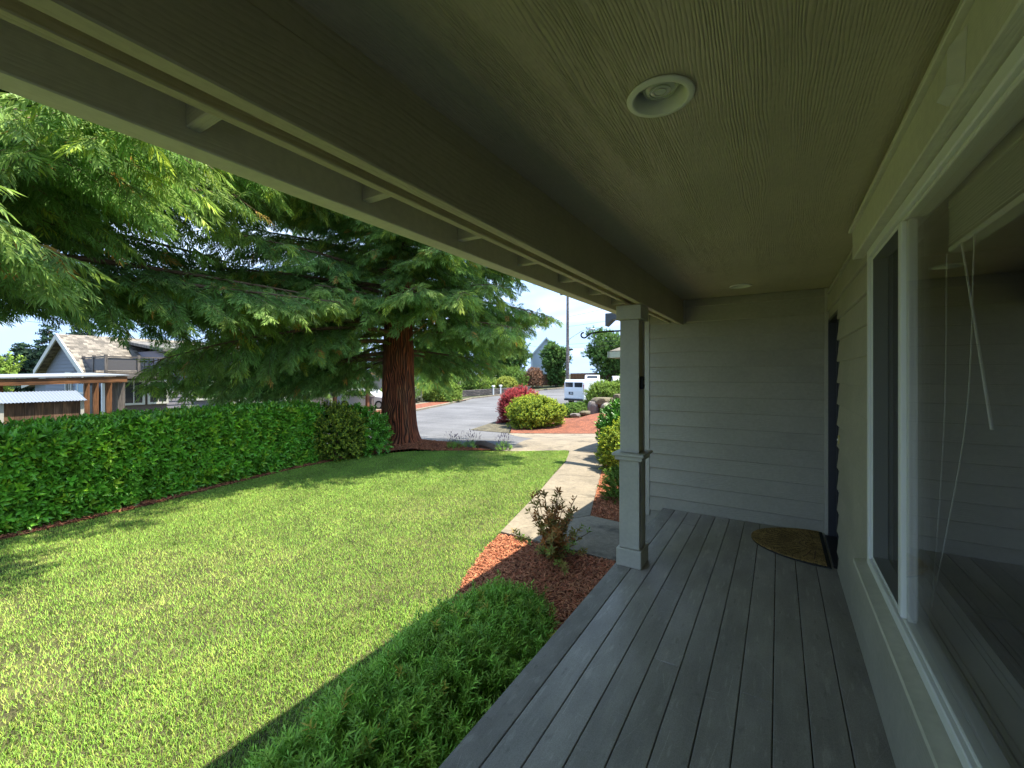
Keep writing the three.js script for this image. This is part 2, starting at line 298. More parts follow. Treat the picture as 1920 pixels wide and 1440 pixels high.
  part('corner_trim', bx(-1.445, -1.347, -0.12, 2.6, WZ - 0.018, WZ + 0.006, 0.004, [0.4, 0.2]), M.trim, end);
  part('corner_trim', bx(-1.452, -1.431, -0.12, 2.6, WZ - 0.12, WZ - 0.019, 0.004, [0.9, 0.2]), M.trim, end);
  // rooms behind: closed so that daylight enters through the window only
  const inner = mat([0.62, 0.58, 0.50], 0.85, { map: scaled(paintT, 0.5, 0.5) }), floorM = mat([0.36, 0.24, 0.145], 0.5, { map: scaled(woodT, 0.5, 2) });
  const room = part('room', bx(0.585, 5.4, -0.1, -0.001, -4.2, 3.2), floorM, house);
  part('room_wall', merge([bx(5.0, 5.1, 0, 2.6, -4.2, 3.2), bx(0.585, 5, 0, 2.6, -4.2, -4.1), bx(0.585, 5, 0, 2.6, 3.1, 3.2)]), inner, room);
  part('room_ceiling', bx(0.585, 5.1, 2.45, 2.55, -4.1, 3.1), inner, room);

  // door
  const door = sub('door', house);
  part('door_frame', merge([bx(0.418, 0.575, 0, 2.16, -4.437, -4.406), bx(0.418, 0.575, 0, 2.16, -5.279, -5.247), bx(0.418, 0.575, 2.128, 2.159, -5.247, -4.437)]), M.door, door);
  part('door_stop', merge([bx(0.48, 0.50, 0.02, 2.127, -4.46, -4.438), bx(0.48, 0.50, 0.02, 2.127, -5.246, -5.225)]), M.door, door);
  part('door_leaf', bx(0.505, 0.55, 0.02, 2.12, -5.24, -4.445, 0.003), M.door, door);
  for (const [y0, y1] of [[0.2, 0.95], [1.1, 1.95]]) for (const [z0, z1] of [[-5.13, -4.89], [-4.8, -4.56]]) part('door_panel', bx(0.495, 0.507, y0, y1, z0, z1, 0.005), M.door, door);
  part('threshold', bx(0.39, 0.57, -0.005, 0.02, -5.246, -4.438, 0.004), M.black, door);
  part('door_handle', (() => { const g = new THREE.SphereGeometry(0.028, 16, 12); g.scale(0.9, 1, 1); g.translate(0.46, 1.0, -4.52); return merge([g, limb([0.5, 1.0, -4.52], [0.465, 1.0, -4.52], 0.012, 0.012, 10)]); })(), M.steel, door);

  // window
  const win = sub('window', house), [wz0, wz1, wy0, wy1] = OP.w;
  const fr = (x0, x1, z0, z1, y0, y1, t, c = 0.004) => merge([bx(x0, x1, y0, y1, z0, z0 + t, c), bx(x0, x1, y0, y1, z1 - t, z1, c), bx(x0, x1, y0, y0 + t, z0 + t, z1 - t, c), bx(x0, x1, y1 - t, y1, z0 + t, z1 - t, c)]);
  part('window_frame', fr(0.400, 0.50, wz0, wz1, wy0, wy1, 0.042), M.vinyl, win);
  part('window_frame', fr(0.413, 0.48, wz0 + 0.044, wz1 - 0.044, wy0 + 0.044, wy1 - 0.044, 0.016), M.vinyl, win);
  part('mullion', merge([bx(0.402, 0.452, wy0 + 0.061, wy1 - 0.061, -2.252, -2.207, 0.004), bx(0.420, 0.446, wy0 + 0.061, wy1 - 0.061, -2.206, -2.185, 0.003)]), M.vinyl, win);
  part('mullion', bx(0.402, 0.50, wy0 + 0.061, wy1 - 0.061, -0.92, -0.86, 0.004), M.vinyl, win);
  const glass = new THREE.MeshPhysicalMaterial({ color: 0xffffff, roughness: 0, transmission: 1, thickness: 0, ior: 1.5 });
  const pane = (z0, z1, x) => { const g = new THREE.PlaneGeometry(z1 - z0, wy1 - wy0 - 0.12); g.rotateY(-Math.PI / 2); g.translate(x, (wy0 + wy1) / 2, (z0 + z1) / 2); return g; };
  part('pane', pane(-2.206, -0.922, 0.411), glass, win);
  part('pane', pane(-2.206, -0.922, 0.428), glass, win);
  part('pane', pane(-2.878, -2.254, 0.478), glass, win);
  part('pane', pane(-0.858, -0.36, 0.478), glass, win);
  const screen = mat([0.03, 0.031, 0.03], 0.8, { transparent: true, opacity: 0.62 });
  part('insect_screen', pane(-2.878, -2.254, 0.416), screen, win);
  part('insect_screen', pane(-0.858, -0.36, 0.416), screen, win);
  part('inner_sill', bx(0.505, 0.66, wy0 - 0.02, wy0 + 0.012, wz0 - 0.05, wz1 + 0.05, 0.004), M.white, win);
  part('head_trim', bx(0.362, 0.416, 2.279, 2.435, -3.14, 0.2, 0.004, [0.3, 0.2]), M.lightTrim, win);
  part('head_cap', bx(0.345, 0.416, 2.438, 2.458, -3.155, 0.215, 0.003), M.lightTrim, win);
  part('trim_block', (() => convex([[0.3615, 2.29, -1.49], [0.3615, 2.40, -1.47], [0.3615, 2.29, -1.38], [0.3615, 2.41, -1.36], [0.335, 2.30, -1.47], [0.335, 2.37, -1.45], [0.335, 2.30, -1.40], [0.335, 2.38, -1.385]], [[0, 1, 3, 2], [4, 5, 7, 6], [0, 1, 5, 4], [2, 3, 7, 6], [0, 2, 6, 4], [1, 3, 7, 5]]))(), M.lightTrim, win);
  part('sill', convex([[0.352, 0.575, -3.02], [0.352, 0.598, -3.02], [0.425, 0.575, -3.02], [0.425, 0.609, -3.02], [0.352, 0.575, 0], [0.352, 0.598, 0], [0.425, 0.575, 0], [0.425, 0.609, 0]], [[0, 1, 3, 2], [4, 5, 7, 6], [0, 1, 5, 4], [2, 3, 7, 6], [0, 2, 6, 4], [1, 3, 7, 5]]), M.lightTrim, win);
  // raised blind inside
  const blindM = mat([0.56, 0.56, 0.49], 0.6);
  const blind = sub('window_blind', house);
  part('head_rail', bx(0.525, 0.575, 2.225, 2.268, -2.17, -0.93, 0.003), blindM, blind);
  for (let k = 0; k < 14; k++) { const g = box(0.05, 0.0025, 1.22, 0); const o = part('blind_slat', g, blindM, blind, [0.55, 2.215 - k * 0.0095, -1.55]); o.rotation.z = (k % 3 - 1) * 0.05; }
  part('bottom_rail', bx(0.525, 0.575, 2.062, 2.082, -2.165, -0.935, 0.004), blindM, blind);
  part('blind_cord', tube([[0.52, 2.06, -2.16], [0.522, 1.5, -2.19], [0.525, 0.95, -2.3], [0.53, 0.66, -2.4]], 0.0018, 5), blindM, blind);
  part('blind_cord', tube([[0.52, 2.06, -1.90], [0.522, 1.5, -1.97], [0.525, 1.0, -2.2], [0.53, 0.66, -2.39]], 0.0018, 5), blindM, blind);
  part('tilt_wand', limb([0.52, 2.06, -2.01], [0.52, 1.46, -1.77], 0.0032, 0.0042, 8), blindM, blind);
}
// ---- things fixed to the porch ----
{ // recessed lamps (unlit)
  const prof = [[0.078, 0.0], [0.1, 0.0], [0.102, -0.004], [0.1, -0.008], [0.086, -0.011], [0.079, -0.009], [0.074, 0.01], [0.07, 0.07], [0.066, 0.09]].map((p) => new THREE.Vector2(...p));
  const lens = [[0.0, 0.012], [0.028, 0.014], [0.048, 0.02], [0.057, 0.03], [0.058, 0.04], [0.045, 0.075], [0.02, 0.09]].map((p) => new THREE.Vector2(...p));
  const cream = mat([0.82, 0.82, 0.70], 0.4), bulbM = mat([0.62, 0.64, 0.56], 0.18, { clearcoat: 0.6, clearcoatRoughness: 0.1 }), ringM = mat([0.5, 0.52, 0.44], 0.3);
  const mk = (x, z, label) => {
    const o = thing('recessed_light', label, 'ceiling light', [x, CEIL, z], 0, 'recessed porch ceiling lights');
    part('trim_ring', new THREE.LatheGeometry(prof, 40), cream, o);
    part('lamp_can', (() => { const g = new THREE.CircleGeometry(0.068, 28); g.rotateX(Math.PI / 2); g.translate(0, 0.088, 0); return g; })(), cream, o);
    const b = part('bulb', new THREE.LatheGeometry(lens, 32), bulbM, o);
    for (const r of [0.018, 0.032, 0.046]) part('lens_ring', (() => { const g = new THREE.TorusGeometry(r, 0.0025, 6, 28); g.rotateX(Math.PI / 2); g.translate(0, r > 0.04 ? 0.019 : 0.0135, 0); return g; })(), ringM, b);
    return o;
  };
  mk(-0.315, -1.38, 'round cream recessed ceiling light above the large porch window');
  mk(-0.32, -4.77, 'round cream recessed ceiling light beside the end wall and door');
}
{ // porch post
  const o = thing('porch_post', 'square taupe wooden post with base block, collar and cap holding the porch beam', 'post', [-1.065, 0, -3.66]);
  part('base_block', bx(-0.105, 0.105, 0.001, 0.15, -0.12, 0.12, 0.006), M.trim, o);
  const low = part('lower_shaft', bx(-0.07, 0.07, 0.151, 0.895, -0.08, 0.08, 0.004), M.beam, o);
  for (const [x0, x1, z0, z1] of [[-0.085, 0.085, 0.081, 0.098], [-0.085, 0.085, -0.098, -0.081], [0.071, 0.088, -0.045, 0.045], [-0.088, -0.071, -0.045, 0.045]]) part('facing_board', bx(x0, x1, 0.152, 0.894, z0, z1, 0.004, [x0, z0]), M.trim, low);
  part('collar', merge([bx(-0.135, 0.135, 0.93, 0.955, -0.15, 0.15, 0.006), bx(-0.115, 0.115, 0.896, 0.929, -0.13, 0.13, 0.004)]), M.trim, o);
  const up = part('upper_shaft', bx(-0.066, 0.066, 0.956, 2.075, -0.075, 0.075, 0.004), M.beam, o);
  for (const [x0, x1, z0, z1] of [[-0.08, 0.08, 0.076, 0.092], [-0.08, 0.08, -0.092, -0.076]]) part('facing_board', bx(x0, x1, 0.957, 2.074, z0, z1, 0.004, [x0, z0]), M.trim, up);
  part('cap_block', bx(-0.105, 0.105, 2.076, 2.196, -0.12, 0.12, 0.005), M.trim, o);
  const d = thing('doorbell_camera', 'small black doorbell box fixed to the side of the porch post', 'doorbell', [-0.983, 1.545, -3.66]);
  part('case', box(0.03, 0.11, 0.05, 0.006, [0, 0], [0, 0, 0]), M.black, d);
  part('button', (() => { const g = new THREE.CylinderGeometry(0.012, 0.012, 0.006, 16); g.rotateZ(Math.PI / 2); g.translate(0.017, -0.025, 0); return g; })(), M.iron, d);
  part('lens', (() => { const g = new THREE.SphereGeometry(0.009, 12, 8); g.translate(0.013, 0.03, 0); return g; })(), M.darkGlass, d);
  // iron plant hook on the post's far side
  const pts = []; pts.push([-1.17, 2.0, -3.7], [-1.3, 2.0, -3.7], [-1.43, 1.995, -3.7], [-1.475, 1.985, -3.7], [-1.498, 1.965, -3.7], [-1.52, 1.953, -3.7], [-1.545, 1.96, -3.7], [-1.556, 1.98, -3.7], [-1.546, 1.998, -3.7], [-1.53, 2.002, -3.7]);
  const hk = thing('plant_hook', 'black iron plant hook with curled tip reaching out from the porch post', 'hook');
  part('bar', tube(pts, 0.0075, 8, 60), M.iron, hk);
  part('back_plate', bx(-1.172, -1.158, 1.93, 2.06, -3.715, -3.685, 0.003), M.iron, hk);
  const bell = thing('door_chime_button', 'small yellow-lit push button plate on the siding next to the dark door', 'doorbell', [0.411, 1.09, -4.3]);
  part('plate', box(0.012, 0.075, 0.035, 0.004), mat([0.55, 0.45, 0.18], 0.4), bell);
  part('button', (() => { const g = new THREE.CylinderGeometry(0.009, 0.009, 0.006, 16); g.rotateZ(Math.PI / 2); g.translate(-0.009, 0, 0); return g; })(), M.white, bell);
}
{ // deck
  const deck = thing('porch_deck', 'grey composite board porch deck running along the house wall', 'deck');
  const joints = { 3: [-3.33], 4: [-2.49], 7: [-2.46], 9: [0.6], 1: [-0.4], 5: [1.2], 2: [-4.9] };
  const kinds = [M.deck, M.deckB, M.deckC];
  for (let i = 0; i < 11; i++) {
    const x0 = DX0 + i * PITCH + 0.0022, x1 = DX0 + (i + 1) * PITCH - 0.0022, zs = [3.2, ...(joints[i] ?? []), WZ + 0.002];
    for (let k = 0; k < zs.length - 1; k++) part(i ? 'deck_board' : 'border_board', bx(x0, Math.min(x1, 0.4105), -0.025, i ? 0 : 0.001, zs[k + 1] + (k + 1 < zs.length - 1 ? 0.0015 : 0), zs[k] - (k ? 0.0015 : 0), 0.003, [i * 3.1 + k * 1.7, i * 0.73]), i ? kinds[(i * 7 + k) % 3] : M.deckEdge, deck);
  }
  for (let k = 0; k < 20; k++) part('joist', bx(-1.16, 0.4, -0.165, -0.0255, 3.1 - k * 0.43, 3.06 - k * 0.43), M.oldWood, deck);
  part('rim_board', bx(-1.2, -1.165, -0.42, -0.0255, WZ, 3.2, 0.003), M.deckEdge, deck);
}
{ // half-round doormat
  const mt = thing('doormat', 'half-round tan coir doormat with black rubber border at the front door', 'doormat', [0.372, 0.001, -4.885]);
  const half = (a, b, inset, x0) => { const s = new THREE.Shape(); s.moveTo(x0, -(b - inset)); for (let k = 0; k <= 40; k++) { const t = -Math.PI / 2 + (Math.PI * k) / 40; s.lineTo(x0 - (a - inset) * Math.cos(t), (b - inset) * Math.sin(t)); } s.closePath(); return s; };
  const flat = (s, d) => { const g = new THREE.ExtrudeGeometry(s, { depth: d, bevelEnabled: true, bevelSize: 0.002, bevelThickness: 0.002, bevelSegments: 1 }); g.rotateX(Math.PI / 2); g.translate(0, d + 0.002, 0); return g; };
  part('rubber_border', flat(half(0.60, 0.485, 0, 0), 0.006), M.rubber, mt);
  part('coir_pile', flat(half(0.60, 0.485, 0.028, -0.03), 0.013), M.coir, mt);
  const ribM = mat([0.13, 0.075, 0.03], 0.95), ys = 0.0178;
  const arc = (r, t0, t1) => { const p = []; for (let k = 0; k <= 10; k++) { const t = t0 + ((t1 - t0) * k) / 10; p.push([-0.06 - r * 1.15 * Math.cos(t), ys - 0.002, r * Math.sin(t)]); } return tube(p, 0.005, 5, 14); };
  for (const r of [0.05, 0.085, 0.125]) part('groove_arc', arc(r, -1.35, 1.35), ribM, mt);
  for (let k = 0; k < 17; k++) { const t = -1.42 + (2.84 * k) / 16, c = Math.cos(t), s = Math.sin(t); part('groove_ray', tube([[-0.06 - 0.19 * c, ys - 0.002, 0.165 * s], [-0.05 - 0.33 * c, ys - 0.002, 0.29 * s], [-0.045 - 0.455 * c, ys - 0.002, 0.385 * s]], 0.0046, 5, 6), ribM, mt); }
  for (let k = 0; k < 26; k++) { const t = -1.45 + (2.9 * k) / 25, c = Math.cos(t), s = Math.sin(t); part('groove_dot', (() => { const g = new THREE.SphereGeometry(0.009, 6, 4); g.scale(1, 0.35, 1); g.translate(-0.04 - 0.505 * c, ys - 0.001, 0.42 * s); return g; })(), ribM, mt); }
}
// ================= the ground =================
const walkL = [[-2.80, -4.22], [-3.15, -5.6], [-3.62, -7.2], [-4.06, -8.8], [-4.3, -9.6], [-4.62, -10.2]];
const walkR = [[-2.14, -5.40], [-2.42, -6.3], [-2.86, -7.75], [-3.2, -8.9], [-3.3, -9.6], [-3.3, -10.2]];
const lawnPoly = [[-1.8, 3.2], [-1.9, 0.5], [-1.96, -1.2], [-2.14, -2.4], [-2.5, -3.2], [-2.7, -3.8], [-2.83, -4.2], ...walkL.slice(1).map(([x, z]) => [x - 0.03, z]), [-5.83, -9.36], [-7.2, -8.66], [-8.1, -8.1], [-8.5, -7.45], [-8.75, -6.6], [-8.68, -5.2], [-8.42, -3.9], [-8.06, -2.5], [-7.85, -1.2], [-7.72, 0.5], [-7.72, 3.2]];
const treeAt = [-9.13, -8.55];
const moundTree = (x, z) => 0.13 * sm(1.7, 0.5, Math.hypot(x - treeAt[0], z - treeAt[1]));
{
  const g = new THREE.PlaneGeometry(420, 420, 210, 210), p = g.attributes.position, uv = g.attributes.uv;
  for (let i = 0; i < p.count; i++) { const x = p.getX(i) - 60, z = p.getY(i) - 70; p.setXYZ(i, x, gy(x, z) - 0.07, z); uv.setXY(i, x, z); }
  g.index.array.reverse(); g.computeVertexNormals();
  structure('ground', 'rough grass and earth that carries the street and gardens', g, M.ground);
}
structure('lawn', 'mown front lawn between the porch and the laurel hedge', sheet(lawnPoly, 0, 0.5), M.soil);
// mulch beds
const bedNear = [[-1.19, 3.2], [-1.19, -4.14], [-2.79, -4.21], [-2.7, -3.8], [-2.5, -3.2], [-2.14, -2.4], [-1.96, -1.2], [-1.9, 0.5], [-1.8, 3.2]];
const bedWalk = [[-1.44, -5.45], [-2.16, -5.42], ...walkR.slice(1), [-2.6, -11], [-1.44, -11]];
const bedTree = [[-8.1, -8.1], [-8.5, -7.45], [-8.75, -6.6], [-8.68, -5.2], [-8.42, -3.9], [-8.06, -2.5], [-7.85, -1.2], [-7.72, 0.5], [-7.72, 3.2], [-9.4, 3.2], [-9.6, -3], [-10.2, -7], [-10.6, -8.6], [-10.0, -9.9], [-8.6, -10.2], [-7.3, -9.3], [-6.4, -9.25], [-7.2, -8.66]];
structure('mulch_bed', 'red bark mulch bed between porch deck and lawn', sheet(bedNear, 0.02, 0.25, (x, z) => 0.02 * nz(x * 3 + 50, z * 3 + 50, 3, 2)), M.mulch);
structure('mulch_bed', 'red bark mulch bed between the walkway and the house wing', sheet(bedWalk, 0.004, 0.35), M.mulch);
structure('mulch_bed', 'red bark mulch mounded round the redwood and along the hedge foot', sheet(bedTree, 0.008, 0.3, moundTree), M.mulch);
const moundFar = (x, z) => 0.75 * sm(0, 5, edgeDistance(bedFar, x, z)) * sm(-11.5, -7, x);
const bedFar = [[-10.3, -16.35], [-6.5, -17.9], [-4.5, -18.6], [-5, -30], [-9.5, -31], [-12.3, -26], [-12.6, -21], [-11.4, -18.2]];
structure('mulch_bed', 'mounded red mulch bed beside the neighbouring driveway', sheet(bedFar, 0.012, 0.5, moundFar), M.mulch);
const strip = [[-20.8, -17.6], [-22.6, -22.9], [-24.5, -28], [-27.0, -34.5], [-28.6, -34.6], [-27.2, -29], [-25.2, -22.8], [-23.4, -17]];
structure('mulch_strip', 'bright red mulch strip along the far side of the road', sheet(strip, 0.08, 1), M.mulch);
structure('pavement', 'pale concrete pavement behind the red mulch strip', sheet([[-23.4, -17], [-25.2, -22.8], [-27.2, -29], [-28.6, -34.6], [-30.2, -34.2], [-29.4, -29], [-27.6, -22.4], [-25.6, -16.5]], 0.06, 1), M.concrete);
// road, driveways, shoulder
const road = [[-12.7, -16.4], [-14.1, -21.6], [-15.4, -31.6], [-15.6, -42], [-14, -56], [-10, -80], [-20, -90], [-25.2, -56], [-26.6, -48], [-28.2, -36.5], [-24.5, -28], [-22.6, -22.9], [-20.8, -17.4], [-18.5, -10], [-16.5, 0], [-15, 14], [-9.9, 14], [-10.6, 2], [-11, -5], [-10.9, -8.8], [-9.6, -11.3]];
structure('road', 'grey asphalt residential street curving past the front garden', sheet(road.map(([x, z]) => (x > -11.2 && z > -9 ? [x - 0.6, z] : [x, z])), -0.01, 1.2), M.asphalt);
structure('road_apron', 'asphalt strip where the driveway meets the street', sheet([[-10.9, -8.8], [-9.6, -11.3], [-12.7, -16.4], [-10.4, -16.3], [-7.7, -13.8], [-6.3, -10.2], [-6.4, -9.25], [-7.3, -9.3], [-8.6, -10.2], [-10, -9.9]], 0.002, 0.7), M.asphalt);
structure('driveway', 'pale concrete driveway crossing in front of the garden', sheet([[-4.62, -10.15], [-5.83, -9.38], [-6.38, -9.24], [-6.3, -10.2], [-7.7, -13.8], [-10.38, -16.25], [-6.5, -17.85], [-3.2, -18.8], [-2.6, -11], [-3.3, -10.2]], 0.006, 0.7), M.concrete);
structure('shoulder', 'pale gravel shoulder between street and mulch bed', sheet([[-12.65, -16.45], [-10.4, -16.35], [-11.4, -18.2], [-12.6, -21], [-12.4, -26], [-15, -28], [-14.05, -21.6]], 0.012, 0.8), M.gravel);
structure('kerb', 'pale concrete kerb along the far edge of the street', (() => { const c = [[-18.5, -10], [-20.8, -17.5], [-22.6, -22.9], [-24.5, -28], [-28.1, -36.6], [-26.6, -48], [-25.2, -56]]; const list = []; for (let i = 0; i < c.length - 1; i++) { const [ax, az] = c[i], [bx_, bz] = c[i + 1], L = Math.hypot(bx_ - ax, bz - az), n = Math.ceil(L / 4); for (let k = 0; k < n; k++) { const x0 = mix(ax, bx_, k / n), z0 = mix(az, bz, k / n), x1 = mix(ax, bx_, (k + 1) / n), z1 = mix(az, bz, (k + 1) / n), g = box(L / n + 0.03, 0.22, 0.2, 0.02); g.rotateZ(Math.atan2(gy(x1, z1) - gy(x0, z0), L / n)); g.rotateY(-Math.atan2(z1 - z0, x1 - x0)); g.translate((x0 + x1) / 2, (gy(x0, z0) + gy(x1, z1)) / 2 + 0.02, (z0 + z1) / 2); list.push(g); } } return merge(list); })(), M.concrete);
{ // walkway of cast slabs
  const walk = thing('walkway', 'concrete garden walkway of cast slabs leading from the porch step to the driveway', 'path');
  const slab = (pts, y0, y1, off) => { const n = pts.length, v = [...pts.map(([x, z], i) => [x, y1[i], z]), ...pts.map(([x, z], i) => [x, y1[i] - 0.1, z])], f = [pts.map((_, i) => i), pts.map((_, i) => n + i)]; for (let i = 0; i < n; i++) f.push([i, (i + 1) % n, n + (i + 1) % n, n + i]); return convex(v, f, off); };
  const Yw = (x, z) => -0.25 - 0.02 * Math.max(0, -z - 4.2);
  const inset = (pts) => { const cx = pts.reduce((a, p) => a + p[0], 0) / pts.length, cz = pts.reduce((a, p) => a + p[1], 0) / pts.length; return pts.map(([x, z]) => [x - 0.004 * Math.sign(x - cx), z - 0.004 * Math.sign(z - cz)]); };
  const add = (name, pts) => part(name, slab(inset(pts), 0, pts.map(([x, z]) => Yw(x, z)), [pts[0][0] * 0.3, pts[0][1]]), M.concrete, walk);
  const padM = add('landing_slab', [[-1.205, -4.16], [-1.205, -5.32], [-1.46, -5.33], [-2.14, -5.40], [-2.80, -4.22]]);
  const at = (line, t) => { let L = 0; for (let i = 0; i < line.length - 1; i++) { const [ax, az] = line[i], [cx, cz] = line[i + 1]; if (-t <= -az + 0 && false) return; if (t <= az && t >= cz) return [mix(ax, cx, (t - az) / (cz - az)), t]; } return line[line.length - 1]; };
  const cutsL = [-4.22, -5.92, -7.42, -8.75, -10.15], cutsR = [-5.40, -6.25, -7.66, -8.95, -10.15];
  for (let k = 0; k < 4; k++) add('paving_slab', [at(walkL, cutsL[k]), at(walkL, cutsL[k + 1]), at(walkR, cutsR[k + 1]), at(walkR, cutsR[k])]);
}
// ================= plants =================
const V3 = (x, y, z) => new THREE.Vector3(x, y, z), UPV = V3(0, 1, 0);
function leafMat(c, rough = 0.6, tr = 0.3, extra = {}) { return mat(c, rough, { side: THREE.DoubleSide, vertexColors: true, specularIntensity: 0.5, ...(tr ? { transmission: tr, thickness: 0, roughness: 1 } : {}), ...extra }); }
// triangles with a colour each -> geometry
class Tris {
  constructor() { this.p = []; this.c = []; }
  tri(a, b, c, col) { this.p.push(...a, ...b, ...c); for (let i = 0; i < 3; i++) this.c.push(...col); return this; }
  leaf(base, dir, side, L, W, col, fold = 0.25, bend = 0.15) { // a pointed leaf folded along its midrib, 6 triangles
    const n = V3().crossVectors(side, dir).normalize(), at = (t, w, s) => { const q = base.clone().addScaledVector(dir, L * t).addScaledVector(n, -bend * L * t * t); q.addScaledVector(side, s * w * W / 2).addScaledVector(n, w * fold * W / 2); return q.toArray(); };
    for (const s of [-1, 1]) { const b0 = at(0, 0, s), m1 = at(0.45, 0, s), e1 = at(0.4, 1, s), e2 = at(0.75, 0.62, s), t = at(1, 0, s); this.tri(b0, m1, e1, col); this.tri(m1, e2, e1, col); this.tri(m1, t, e2, col); }
    return this;
  }
  strip(a, b, w, col) { const d = b.clone().sub(a), s = V3().crossVectors(d, Math.abs(d.y) > Math.abs(d.x) ? V3(1, 0, 0) : UPV).setLength(w); this.tri(a.clone().sub(s).toArray(), a.clone().add(s).toArray(), b.toArray(), col); return this; }
  geo() { const g = new THREE.BufferGeometry(); g.setAttribute('position', new THREE.Float32BufferAttribute(this.p, 3)); g.setAttribute('color', new THREE.Float32BufferAttribute(this.c, 3)); g.computeVertexNormals(); return g; }
}
const tmpM = new THREE.Matrix4(), tmpQ = new THREE.Quaternion(), tmpC = new THREE.Color();
function scatter(name, geo, m, items, parent, kind = 'stuff') { // items: [matrix16 or Matrix4, [r,g,b]]
  const o = new THREE.InstancedMesh(geo, m, items.length); o.name = name; if (kind) o.userData.kind = kind;
  items.forEach(([mx, c], i) => { o.setMatrixAt(i, mx); o.setColorAt(i, tmpC.setRGB(...c)); });
  parent.add(o); return o;
}
const placed = (p, dir, roll, s) => { const q = new THREE.Quaternion().setFromUnitVectors(UPV, dir).multiply(tmpQ.setFromAxisAngle(UPV, roll)); return new THREE.Matrix4().compose(p, q, V3(s, s, s)); };
const tint = (v, w = 0) => { const k = 1 + rr(-v, v); return [k * (1 + rr(-w, w)), k, k * (1 + rr(-w, w))]; };
const sph = () => { const z = rr(-1, 1), t = rr(0, 6.2832), q = Math.sqrt(1 - z * z); return V3(q * Math.cos(t), z, q * Math.sin(t)); };

// ---- leaf shapes ----
const laurelLeaf = new Tris().leaf(V3(0, 0, 0), V3(0, 1, 0), V3(1, 0, 0), 0.115, 0.042, [1, 1, 1], 0.3, 0.2).geo();
const laurelShoot = (() => { const t = new Tris(); for (let k = 0; k < 8; k++) { const a = k * 2.4, e = 0.25 + 0.11 * (8 - k), d = V3(Math.cos(a) * Math.sin(e), Math.cos(e), Math.sin(a) * Math.sin(e)), s = V3(-Math.sin(a), 0, Math.cos(a)), f = 0.82 + 0.05 * k; t.leaf(V3(0, k * 0.013, 0), d, s, rr(0.085, 0.12), rr(0.034, 0.044), [f, f, f * 0.95], 0.3, 0.22); } t.strip(V3(0, -0.06, 0), V3(0, 0.1, 0), 0.003, [0.8, 0.9, 0.5]); return t.geo(); })();
function sprig(n, L, W, h, spread, cols) { // twig with n leaves up to height h
  const t = new Tris(); t.strip(V3(0, 0, 0), V3(0, h, 0), 0.004 * (h / 0.2), cols.stem ?? [0.6, 0.5, 0.35]);
  for (let k = 0; k < n; k++) { const a = k * 2.4 + rr(-0.3, 0.3), e = spread * rr(0.7, 1.15), d = V3(Math.cos(a) * Math.sin(e), Math.cos(e), Math.sin(a) * Math.sin(e)), s = V3(-Math.sin(a), 0, Math.cos(a)), f = rr(0.75, 1.2), c = cols.leaf(k / n); t.leaf(V3(0, h * (0.12 + 0.88 * k / n), 0), d, s, L * rr(0.75, 1.15), W * rr(0.8, 1.1), [c[0] * f, c[1] * f, c[2] * f], 0.25, 0.15); }
  return t.geo();
}
const plainSprig = sprig(12, 0.055, 0.03, 0.14, 0.9, { leaf: () => [1, 1, 1] });
const herbSprig = sprig(24, 0.05, 0.011, 0.17, 0.85, { leaf: (t) => [1, 1, 0.9 + 0.1 * t] });
const goldSprig = sprig(13, 0.06, 0.034, 0.15, 0.85, { leaf: (t) => (rand() < 0.55 ? [1.3, 1.3, 0.6] : [0.5, 0.75, 0.6]) });
const redSprig = sprig(16, 0.05, 0.026, 0.26, 0.8, { leaf: (t) => [0.35 + 0.85 * t, 0.35 + 0.75 * t, 0.4 + 0.7 * t] });
const bigSprig = sprig(14, 0.13, 0.075, 0.34, 0.95, { leaf: () => [1, 1, 1] });

// ---- a shrub: sprigs spread through the outer part of a lumpy ellipsoid ----
function shrub(name, label, [x, z], [rx, ry, rz], geo, m, count, size, o = {}) {
  const y0 = o.y ?? gy(x, z), t = thing(name, label, o.category ?? 'shrub', [x, y0, z], 0, o.group), items = [], seed = (x * 31 + z * 17) | 0;
  for (let i = 0; i < count; i++) {
    const d = sph(), lump = 0.62 + 0.74 * nz(d.x * 2.6 + 20 + seed, d.z * 2.6 + d.y * 2.1 + 20, 7, 3), r = lump * (1 - 0.5 * Math.pow(rand(), 2.2)), wide = d.y < 0 ? 1 / Math.max(0.6, Math.sqrt(1 - d.y * d.y)) : 1;
    const p = V3(d.x * rx * r * wide, Math.max(0.03, ry * (0.47 + 0.47 * d.y * r)), d.z * rz * r * wide);
    const dir = d.clone().add(V3(0, o.lift ?? 0.8, 0)).addScaledVector(sph(), 0.5).normalize();
    items.push([placed(p, dir, rr(0, 6.28), size * rr(0.75, 1.25)), tint(o.vary ?? 0.22, 0.06)]);
  }
  scatter('foliage', geo, m, items, t);
  const st = []; for (let k = 0; k < (o.stems ?? 7); k++) { const a = rr(0, 6.28), q = rr(0.2, 0.65); st.push(limb([rr(-0.06, 0.06) * rx, -0.03, rr(-0.06, 0.06) * rz], [Math.cos(a) * rx * q, ry * rr(0.45, 0.85), Math.sin(a) * rz * q], 0.018 * Math.min(2, rx + 0.4), 0.006, 5)); }
  part('stems', merge(st), M.twig, t);
  return t;
}

